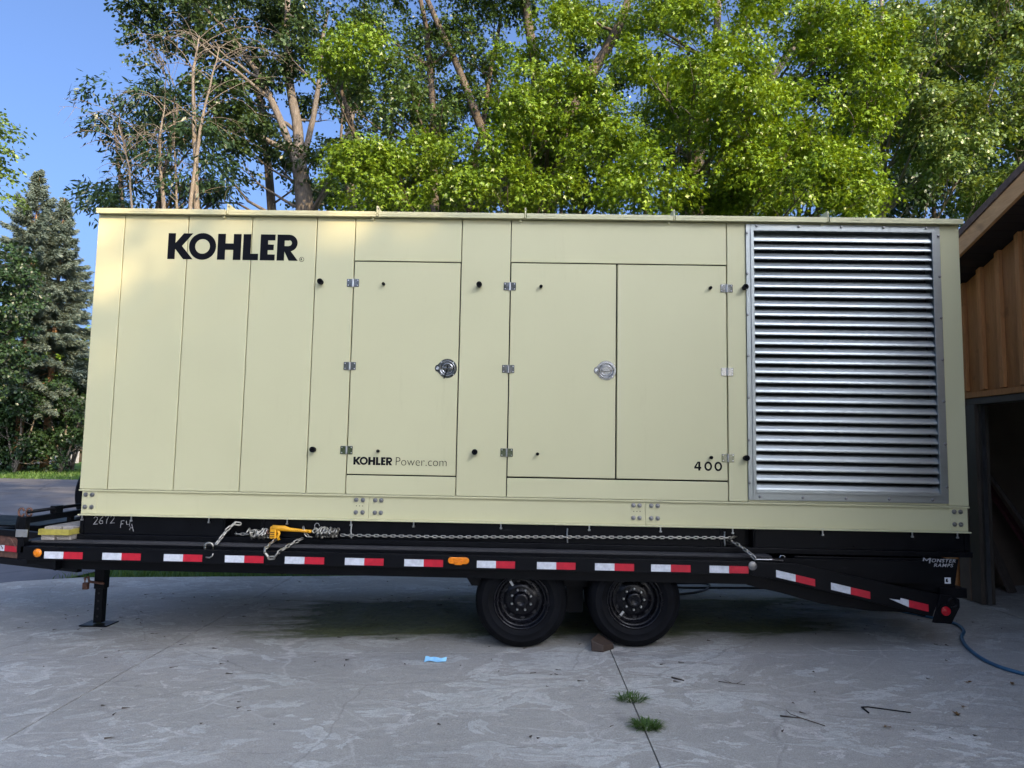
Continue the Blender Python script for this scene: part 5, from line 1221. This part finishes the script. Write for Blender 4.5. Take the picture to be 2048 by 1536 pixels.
# beaver tail
MB().prism([(1.802, 0.748), (1.99, 0.722), (3.20, 0.462), (3.262, 0.628), (2.16, 0.842), (1.802, 0.853)], YN, YN + 0.012, 'y').build('tail_rail', 'black', tr, bevel=0.002)
MB().prism([(1.80, 0.747), (1.80, 0.655), (2.06, 0.60), (2.36, 0.525), (2.75, 0.475), (3.06, 0.47), (3.20, 0.44), (3.22, 0.60), (2.1, 0.80)], YN + 0.10, YN + 0.16, 'y').build('tail_beam', 'black', tr)
tp = MB().prism([(3.19, 0.42), (3.335, 0.412), (3.404, 0.54), (3.404, 0.60), (3.36, 0.622), (3.255, 0.634)], YN - 0.014, YN - 0.002, 'y').build('tail_plate', 'black', tr, bevel=0.003)
m_ = MB(); m_.lathe([(0.048, 0), (0.048, -0.006), (0.036, -0.008), (0.034, -0.014), (0.0001, -0.02)], (3.29, YN - 0.0145, 0.512), 'y', 22)
m_.m = [1 if i < 44 else 0 for i in range(len(m_.f))]
m_.build('tail_lamp', ['redlens', 'rubber'], tp, angle=50)
MB().tube([(3.345 + 0.035 * math.cos(t), YN - 0.02, 0.575 + 0.035 * math.sin(t)) for t in np.linspace(0.2, 5.8, 12)], 0.007, 6).build('ramp_hinge', 'black', tp)
sl_ = -0.2125
def rstrip(x0, z0, broken=False):
    L, h = 0.302, 0.055
    f = lambda x: z0 + (x - x0) * sl_
    xm, x1 = x0 + L / 2, x0 + L
    y = YN - 0.0016
    m_ = MB()
    if broken: m_.prism([(x0 + 0.0, f(x0) - h + .03), (xm, f(xm) - h), (xm, f(xm)), (x0 + .09, f(x0 + .09)), (x0 + .085, f(x0 + .08) - .018)], y, y + 0.0012, 'y', 0)
    else: m_.prism([(x0, f(x0) - h), (xm, f(xm) - h), (xm, f(xm)), (x0, f(x0))], y, y + 0.0012, 'y', 0)
    m_.prism([(xm, f(xm) - h), (x1, f(x1) - h), (x1, f(x1)), (xm, f(xm))], y, y + 0.0012, 'y', 1)
    m_.build('reflective_tape', ['tapewhite', 'tapered'], tr)
rstrip(1.996, 0.793); rstrip(2.421, 0.706); rstrip(2.868, 0.618, True)
# folded ramp standing over the tail, with its maker's lettering
rp_ = MB().prism([(2.20, 0.84), (3.15, 0.64), (3.465, 0.60), (3.468, 0.675), (3.505, 0.884), (2.20, 0.882)], -0.10, -0.088, 'y').build('ramp', 'black', tr, bevel=0.002)
MB().box(2.2, 3.50, -0.086, 1.9, 0.80, 0.865).build('ramp_bed', 'black', tr)
MB().prism([(2.1, 0.80), (3.3, 0.55), (3.3, 0.64), (2.1, 0.86)], -0.086, 1.95, 'y').build('tail_deck', 'black', tr)
MB().box(3.33, 3.545, -0.13, 0.35, 0.585, 0.66).build('ramp_foot', 'black', tr, bevel=0.004)
for x, z in ((2.095, 0.865), (3.02, 0.842)):
    MB().tube([(x + 0.022 * math.cos(t), -0.115, z + 0.022 * math.sin(t)) for t in np.linspace(0, 6.28, 14)], 0.0035, 5).build('ramp_pin_ring', 'steel', rp_)
MB().tube([(1.84, -0.235, 0.868), (1.97, -0.235, 0.869), (2.07, -0.20, 0.858)], 0.006, 6).build('ramp_pin', 'bolt', rp_)
put_text(rp_, 'M', 3.215, 0.848, 0.06, 'chalk', y=-0.1016, shear=0.12, offset=0.0, width=0.07, height=0.042)
put_text(rp_, 'ONSTER', 3.290, 0.856, 0.05, 'chalk', y=-0.1016, shear=0.25, offset=0.0004, width=0.19, height=0.028, spacing=1.15)
put_text(rp_, 'RAMPS', 3.306, 0.820, 0.046, 'chalk', y=-0.1016, shear=0.25, offset=0.0004, width=0.155, height=0.027, spacing=1.15)
st = MB().box(3.388, 3.436, -0.1018, -0.1006, 0.690, 0.738).build('sticker', 'white', rp_)
MB().prism([(3.395, 0.705), (3.408, 0.700), (3.418, 0.712), (3.408, 0.718), (3.416, 0.730), (3.398, 0.728)], -0.1028, -0.1019, 'y').build('sticker_print', 'vinyl', st)
bh = MB(); bh.lathe([(0.034, 0), (0.034, -0.01), (0.02, -0.014), (0.0001, -0.014)], (1.812, YN - 0.001, 0.822), 'y', 16); bh.build('rail_boss', 'bolt', tr, angle=40)

# ================================================================== LOADS LYING ON THE NOSE
tg = 'timbers strapped on the trailer nose'
for k, (x0, x1, z0, z1, lab) in enumerate(((-3.93, -3.82, 0.886, 0.935, 'bottom front timber of the strapped stack on the trailer nose'), (-3.815, -3.70, 0.886, 0.935, 'bottom rear timber of the strapped stack beside the tank'),
                                       (-3.935, -3.80, 0.9365, 0.992, 'upper front timber of the strapped stack on the trailer nose'), (-3.795, -3.705, 0.9365, 0.990, 'upper rear timber of the strapped stack beside the tank'))):
    tag(MB().box(x0, x1, -0.12 + 0.02 * k, 1.9 - 0.05 * k, z0, z1).build('timber', 'timber', bevel=0.006), lab, 'timber', tg)
ws = thing('lashing_strap', (-3.9, 0.5, 0.96), 'yellow printed webbing strap wrapped round the nose timbers', 'strap')
MB().box(-3.945, -3.693, -0.135, -0.125, 0.930, 0.976).box(-3.698, -3.693, -0.125, 1.6, 0.930, 0.976).box(-3.945, -3.940, -0.125, 1.6, 0.930, 0.976).build('webbing', 'yellowstrap', ws)
put_text(ws, 'SAI LLCCZA', -3.6922, 0.938, 0.036, 'vinyl', y=0.0, offset=0.0008, shear=0.15, name='letter', rot=(R(90), 0, R(90)), width=0.95, height=0.030)
hk = thing('ratchet_strap', (-4.05, -0.2, 1.0), 'dark webbing strap and rusty hook hanging at the nose corner post', 'strap')
MB().tube([(-4.06, -0.20, 1.08), (-4.075, -0.2, 1.0), (-4.07, -0.2, 0.93), (-4.045, -0.2, 0.90)], 0.016, 6).build('webbing', 'rubber', hk, smooth=True)
for a in (0, 1):
    MB().tube([(-4.05 + .05 * a + 0.022 * math.cos(t), -0.2 + 0.02 * a, 1.115 + 0.034 * math.sin(t)) for t in np.linspace(0.3, 6.0, 12)], 0.008, 6).build('hook', 'rust', hk, smooth=True)

# ================================================================== CHAINS AND BINDER
def link_mesh():
    pts = []; a, b = 0.0125, 0.0085
    for k in range(6): t_ = -math.pi / 2 + math.pi * k / 5; pts.append((a + b * math.cos(t_), 0, b * math.sin(t_)))
    for k in range(6): t_ = math.pi / 2 + math.pi * k / 5; pts.append((-a + b * math.cos(t_), 0, b * math.sin(t_)))
    pts = [Vector(p) for p in pts]; n, q = len(pts), 5; vs, fs = [], []
    for i, p in enumerate(pts):
        t_ = (pts[(i + 1) % n] - pts[i - 1]).normalized(); u = Vector((0, 1, 0)); v = t_.cross(u)
        for k in range(q):
            an = 2 * math.pi * k / q; vs.append(p + (u * math.cos(an) + v * math.sin(an)) * 0.0050)
    for i in range(n):
        for k in range(q): fs.append((i * q + k, i * q + (k + 1) % q, ((i + 1) % n) * q + (k + 1) % q, ((i + 1) % n) * q + k))
    return MB().add(vs, fs).mesh('link', ['chain'], True)
LK = link_mesh()
def run_chain(par, pts, pitch=0.0345, scale=1.0, roll0=0, rollj=8, seed=1):
    rs = random.Random(seed)
    pts = [Vector(p) for p in pts]; d = [0]
    for a, b in zip(pts[:-1], pts[1:]): d.append(d[-1] + (b - a).length)
    n = int(d[-1] / (pitch * scale))
    def at(s):
        for i in range(len(pts) - 1):
            if s <= d[i + 1] or i == len(pts) - 2: return pts[i].lerp(pts[i + 1], (s - d[i]) / max(1e-6, d[i + 1] - d[i]))
    for k in range(n):
        s = (k + 0.5) * pitch * scale
        p = at(s); t_ = (at(min(d[-1], s + .01)) - at(max(0, s - .01))).normalized()
        q = t_.to_track_quat('X', 'Z').to_matrix() @ Matrix.Rotation(R(roll0 + 90 * (k % 2) + rs.uniform(-rollj, rollj)), 3, 'X')
        o = link('link', LK, par, p, q.to_euler()); o.scale = (scale,) * 3
def coil(cx, cz, L, r, turns, y=-0.05, seed=0, n=46):
    rs = random.Random(seed)
    return [(cx - L / 2 + L * k / n + rs.uniform(-.006, .006), y - r * math.cos(2 * math.pi * turns * k / n), cz + r * math.sin(2 * math.pi * turns * k / n) + rs.uniform(-.006, .006)) for k in range(n + 1)]
ch = thing('tie_down_chain', (0, -0.03, 0.98), 'long steel chain pulled tight along the black tank from the yellow binder', 'chain', 'tie down chains')
run_chain(ch, [(-1.49, -0.04, 0.965), (-0.6, -0.036, 0.968), (0.2, -0.036, 0.984), (1.0, -0.036, 0.997), (1.70, -0.036, 1.008), (1.78, 0.06, 1.008)], seed=2)
run_chain(ch, coil(-1.60, 0.985, 0.20, 0.026, 6.5, -0.055, 3, 70), scale=1.3, rollj=60, seed=3)
run_chain(ch, [(-1.80, -0.05, 1.028), (-1.785, -0.075, 1.0), (-1.77, -0.06, 0.965), (-1.74, -0.06, 0.945), (-1.70, -0.05, 0.955)], seed=4, rollj=30)
ch2 = thing('tie_down_chain', (-2.2, -0.03, 0.96), 'short knotted chain coming out of the tank pocket left of the yellow binder', 'chain', 'tie down chains')
run_chain(ch2, [(-2.40, 0.06, 0.952), (-2.36, -0.03, 0.955), (-2.24, -0.04, 0.957)], seed=5)
run_chain(ch2, coil(-2.165, 0.965, 0.17, 0.024, 5, -0.055, 6, 60), scale=1.3, rollj=60, seed=6)
run_chain(ch2, [(-2.11, -0.05, 0.94), (-2.08, -0.06, 0.965), (-2.045, -0.06, 0.985)], seed=7, rollj=30)
ch3 = thing('tie_down_chain', (-1.9, -0.15, 0.86), 'loop of chain hanging below the yellow binder', 'chain', 'tie down chains')
run_chain(ch3, [(-2.015, -0.07, 0.925), (-2.03, -0.15, 0.90), (-2.035, -0.262, 0.865), (-2.015, -0.265, 0.828), (-1.985, -0.268, 0.805), (-1.955, -0.268, 0.808), (-1.925, -0.262, 0.848), (-1.87, -0.15, 0.895), (-1.80, -0.04, 0.936)], seed=8, rollj=15, scale=1.3)
ch4 = thing('tie_down_chain', (-2.4, -0.15, 0.95), 'chain with a round hook dropping over the rail left of the knot', 'chain', 'tie down chains')
run_chain(ch4, [(-2.33, -0.03, 1.038), (-2.37, -0.05, 1.045), (-2.41, -0.09, 1.0), (-2.44, -0.15, 0.93), (-2.46, -0.19, 0.885), (-2.465, -0.19, 0.86)], seed=9, rollj=12, scale=1.3)
MB().tube([(-2.515 + 0.035 * math.cos(t), -0.18, 0.865 + 0.035 * math.sin(t)) for t in np.linspace(-0.3, 3.6, 12)], taper(0.007, 0.012, 12), 8).build('hook', 'chain', ch4, smooth=True)
MB().tube([(-2.50, -0.262, 0.80), (-2.47, -0.264, 0.797), (-2.45, -0.262, 0.81), (-2.445, -0.26, 0.83)], 0.006, 6).build('hook', 'chain', ch4, smooth=True)
ch5 = thing('tie_down_chain', (1.8, -0.15, 0.92), 'short chain slanting down to the rail at the right end of the tank', 'chain', 'tie down chains')
run_chain(ch5, [(1.70, 0.02, 0.985), (1.76, -0.10, 0.955), (1.81, -0.19, 0.91), (1.85, -0.24, 0.862)], seed=10, rollj=15, scale=1.3)
lb_ = thing('load_binder', (-1.9, -0.07, 0.97), 'yellow ratchet load binder hooked into the chain', 'load binder')
MB().tube([(-2.045, -0.075, 1.018), (-2.0, -0.075, 1.016), (-1.945, -0.075, 1.014), (-1.90, -0.075, 1.006), (-1.82, -0.075, 1.000), (-1.755, -0.075, 0.996)], [0.022, 0.022, 0.023, 0.016, 0.013, 0.013], 12).build('barrel', 'yellow', lb_, smooth=True)
MB().tube([(-1.755, -0.075, 0.996), (-1.725, -0.075, 0.994)], [0.0135, 0.0135], 12).build('end_cap', 'yellow', lb_, smooth=True)
MB().box(-2.062, -2.008, -0.095, -0.060, 0.93, 1.03).build('ratchet_head', 'yellow', lb_, bevel=0.010, seg=3)
MB().tube([(-2.0, -0.08, 0.998), (-1.985, -0.085, 0.975), (-1.995, -0.085, 0.945), (-1.985, -0.085, 0.92)], [0.011, 0.013, 0.011, 0.012], 8).build('pawl', 'yellow', lb_, smooth=True)
for z in (0.945, 0.962, 0.979): MB().box(-2.055, -2.022, -0.0972, -0.0955, z, z + 0.006).build('ratchet_slot', 'void', lb_)
MB().tube([(-2.075, -0.075, 1.0), (-2.09, -0.08, 0.985), (-2.07, -0.085, 0.965)], 0.007, 6).build('hook', 'rust', lb_, smooth=True)

# ================================================================== SMALL THINGS ON THE GROUND
def G(x, y, dz=0.0): return (x, y, gz(x) + dz)
ck = MB().add([(0.53, -0.10, 0), (0.66, -0.14, 0), (0.80, 0.02, 0), (0.66, 0.16, 0), (0.525, -0.085, 0.10), (0.66, -0.125, 0.062), (0.79, 0.03, 0.05), (0.64, 0.18, 0.115)], [(0, 3, 2, 1), (4, 5, 6, 7), (0, 1, 5, 4), (1, 2, 6, 5), (2, 3, 7, 6), (3, 0, 4, 7)])
ck.v = [(0.655 + (v[0] - 0.66) * 0.72, (v[1] - 0.02) * 0.72 - 0.10, v[2] * 0.85 + gz(0.66) + 0.001) for v in ck.v]
tag(ck.build('wheel_chock', 'chock', bevel=0.008), 'dark split wood block wedged against the rear tyre', 'wood block')
pm = MB(); N = 8
for i in range(N + 1):
    for j in range(3):
        x = -0.72 + 0.165 * i / N; y = -0.45 + 0.055 * j / 2 + 0.012 * math.sin(i * .8)
        y += (0.025 if (i < 2 and j == 2) else 0)
        pm.v.append((x, y, gz(x) + 0.003 + 0.006 * abs(math.sin(i * 0.7 + j)) + (0.016 if j == 2 else 0)))
for i in range(N):
    for j in range(2): pm.f.append((i * 3 + j, (i + 1) * 3 + j, (i + 1) * 3 + j + 1, i * 3 + j + 1)); pm.m.append(0)
po = pm.build('paper_scrap', 'paper'); so_ = po.modifiers.new('thickness', 'SOLIDIFY'); so_.thickness = 0.0006
tag(po, 'crumpled light blue paper scrap on the concrete before the front wheel', 'paper scrap')
def tuft(x, y, rx, ry, n, seed, label, hgt=0.038):
    r = np.random.default_rng(seed)
    a = r.uniform(0, 6.28, n); q = np.sqrt(r.random(n))
    bx, by = x + np.cos(a) * q * rx * .55, y + np.sin(a) * q * ry * .55
    da = a + r.normal(size=n) * 0.8; L = r.uniform(0.03, 0.085, n); P = np.zeros((n, 6, 3)); hz = hgt * r.uniform(.3, 1.1, n)
    ux, uy = np.cos(da), np.sin(da)
    for k, (t_, ww) in enumerate(((0, 1), (.5, .9), (1, .12))):
        for s, sg in ((0, -1), (1, 1)):
            P[:, 2 * k + s, 0] = bx + ux * L * t_ - sg * uy * .0026 * ww; P[:, 2 * k + s, 1] = by + uy * L * t_ + sg * ux * .0026 * ww
            P[:, 2 * k + s, 2] = gz(x) - .004 + hz * np.sin(t_ * 2.1) + .003
    qd = (np.arange(n) * 6)[:, None, None] + np.array([[0, 1, 3, 2], [2, 3, 5, 4]])[None]
    tag(link('grass_tuft', np_mesh('grass_tuft', P.reshape(-1, 3), qd.reshape(-1, 4), 'blade')), label, 'grass tuft', 'grass tufts in the joint')
tuft(0.715, -1.26, 0.15, 0.10, 130, 1, 'straggly grass tuft in the slab joint, the one nearer the wheels')
tuft(0.735, -1.70, 0.12, 0.10, 260, 2, 'dense green grass tuft in the slab joint, the one nearer the viewer')
def stick(pts, r, label, name='twig', material='twig', cat='twig', group='twigs on the concrete', branches=()):
    m_ = MB(); m_.tube([G(x, y, z) for x, y, z in pts], taper(r, r * .6, len(pts)), 6)
    for b in branches: m_.tube([G(x, y, z) for x, y, z in b], taper(r * .7, r * .4, len(b)), 5)
    tag(m_.build(name, material, smooth=True), label, cat, group)
stick([(1.555, -1.545, .006), (1.66, -1.60, .012), (1.755, -1.70, .006)], .0042, 'forked dark twig lying on the concrete at lower right', branches=[[(1.66, -1.60, .012), (1.61, -1.555, .02), (1.60, -1.52, .03)]])
stick([(2.10, -1.50, .005), (2.10, -1.41, .006), (2.14, -1.405, .006), (2.35, -1.50, .006)], .005, 'black bent hex key lying on the concrete at lower right', 'hex_key', 'vinyl', 'hex key', None)
stick([(1.06, -0.83, .005), (1.13, -0.90, .006)], .006, 'short thick twig on the concrete below the rear wheel')
stick([(1.36, -0.92, .005), (1.44, -0.96, .006), (1.52, -0.99, .006)], .0025, 'thin branching twig on the concrete right of the short thick one', branches=[[(1.44, -0.96, .006), (1.40, -0.90, .01)], [(1.47, -.97, .006), (1.52, -.93, .012)]])
def dead(x, y, s, seed, label):
    r = random.Random(seed); m_ = MB()
    for k in range(3):
        a = r.uniform(0, 6.28); pts = [(0, 0), (.4, .35), (.15, .5), (0, 1), (-.15, .5), (-.4, .35)]
        vs_ = [(x + s * (u * math.cos(a) - v * math.sin(a)), y + s * (u * math.sin(a) + v * math.cos(a)), gz(x) + .004 + s * .35 * abs(u) + s * .2 * v * v + .004 * k) for u, v in pts]
        m_.add(vs_, [(0, 1, 2, 3), (0, 3, 4, 5)])
    tag(m_.build('dead_leaf', 'deadleaf'), label, 'leaf', 'dead leaves on the concrete')
dead(3.02, -0.97, .035, 1, 'curled brown leaf on the concrete below the hose'); dead(2.60, -1.55, .045, 2, 'curled brown leaf nearest the lower right corner')
dead(2.1, -1.72, .035, 3, 'flat brown leaf right of the forked twig'); dead(2.72, -1.42, .03, 4, 'small brown leaf right of the hex key'); dead(3.28, -1.0, .035, 5, 'brown leaf under the blue hose near the right edge')
cr_ = random.Random(5); lit = MB()
for k in range(260):
    x = cr_.uniform(-5.5, 4.2); y = cr_.uniform(-1.9, 2.9) if k < 170 else cr_.uniform(0.2, 2.0)
    a = cr_.uniform(0, 6.28); L, W_ = cr_.uniform(.006, .03), cr_.uniform(.002, .008)
    c_, s_ = math.cos(a), math.sin(a); z = gz(x) + .0035
    lit.add([(x + c_ * L - s_ * W_, y + s_ * L + c_ * W_, z), (x - c_ * L - s_ * W_, y - s_ * L + c_ * W_, z + .004), (x - c_ * L + s_ * W_, y - s_ * L - c_ * W_, z), (x + c_ * L + s_ * W_, y + s_ * L - c_ * W_, z + .006)], [(0, 1, 2, 3)])
tag(lit.build('leaf_litter', 'twig'), 'tiny dark bits of bark and leaf strewn over the concrete', 'litter', kind='stuff')
# hoses
def hose(pts, r, material, label):
    P = [Vector(G(*p)) for p in pts]; Q = []
    for i in range(len(P) - 1):
        p0, p1, p2, p3 = P[max(i - 1, 0)], P[i], P[i + 1], P[min(i + 2, len(P) - 1)]
        for k in range(6):
            t_ = k / 6
            Q.append(0.5 * ((2 * p1) + (p2 - p0) * t_ + (2 * p0 - 5 * p1 + 4 * p2 - p3) * t_ ** 2 + (3 * p1 - p0 - 3 * p2 + p3) * t_ ** 3))
    Q.append(P[-1])
    tag(MB().tube(Q, r, 10).build('hose', material, smooth=True), label, 'hose')
hose([(3.2, 1.6, .014), (3.62, 1.1, .014), (3.853, 0.643, .014), (3.80, 0.36, .014), (3.64, 0.12, .014), (3.50, -0.20, .014), (3.43, -0.56, .014), (3.50, -0.82, .014), (3.75, -1.15, .014), (4.3, -1.5, .014)], .0135, 'hoseblue', 'blue hose curling out from under the trailer tail to the right edge')
hose([(1.2, 1.8, .012), (1.75, 1.92, .012), (2.05, 2.15, .012), (2.15, 2.5, .012), (1.7, 2.55, .012), (1.3, 2.75, .012)], .011, 'hoseblack', 'dark looped hose on the concrete beyond the rear wheel, nearer one')
hose([(1.2, 2.62, .03), (1.7, 2.3, .014), (2.3, 2.25, .012), (3.2, 2.2, .012), (3.9, 2.1, .012)], .011, 'hoseblack', 'dark straight hose on the concrete beyond the rear wheel')
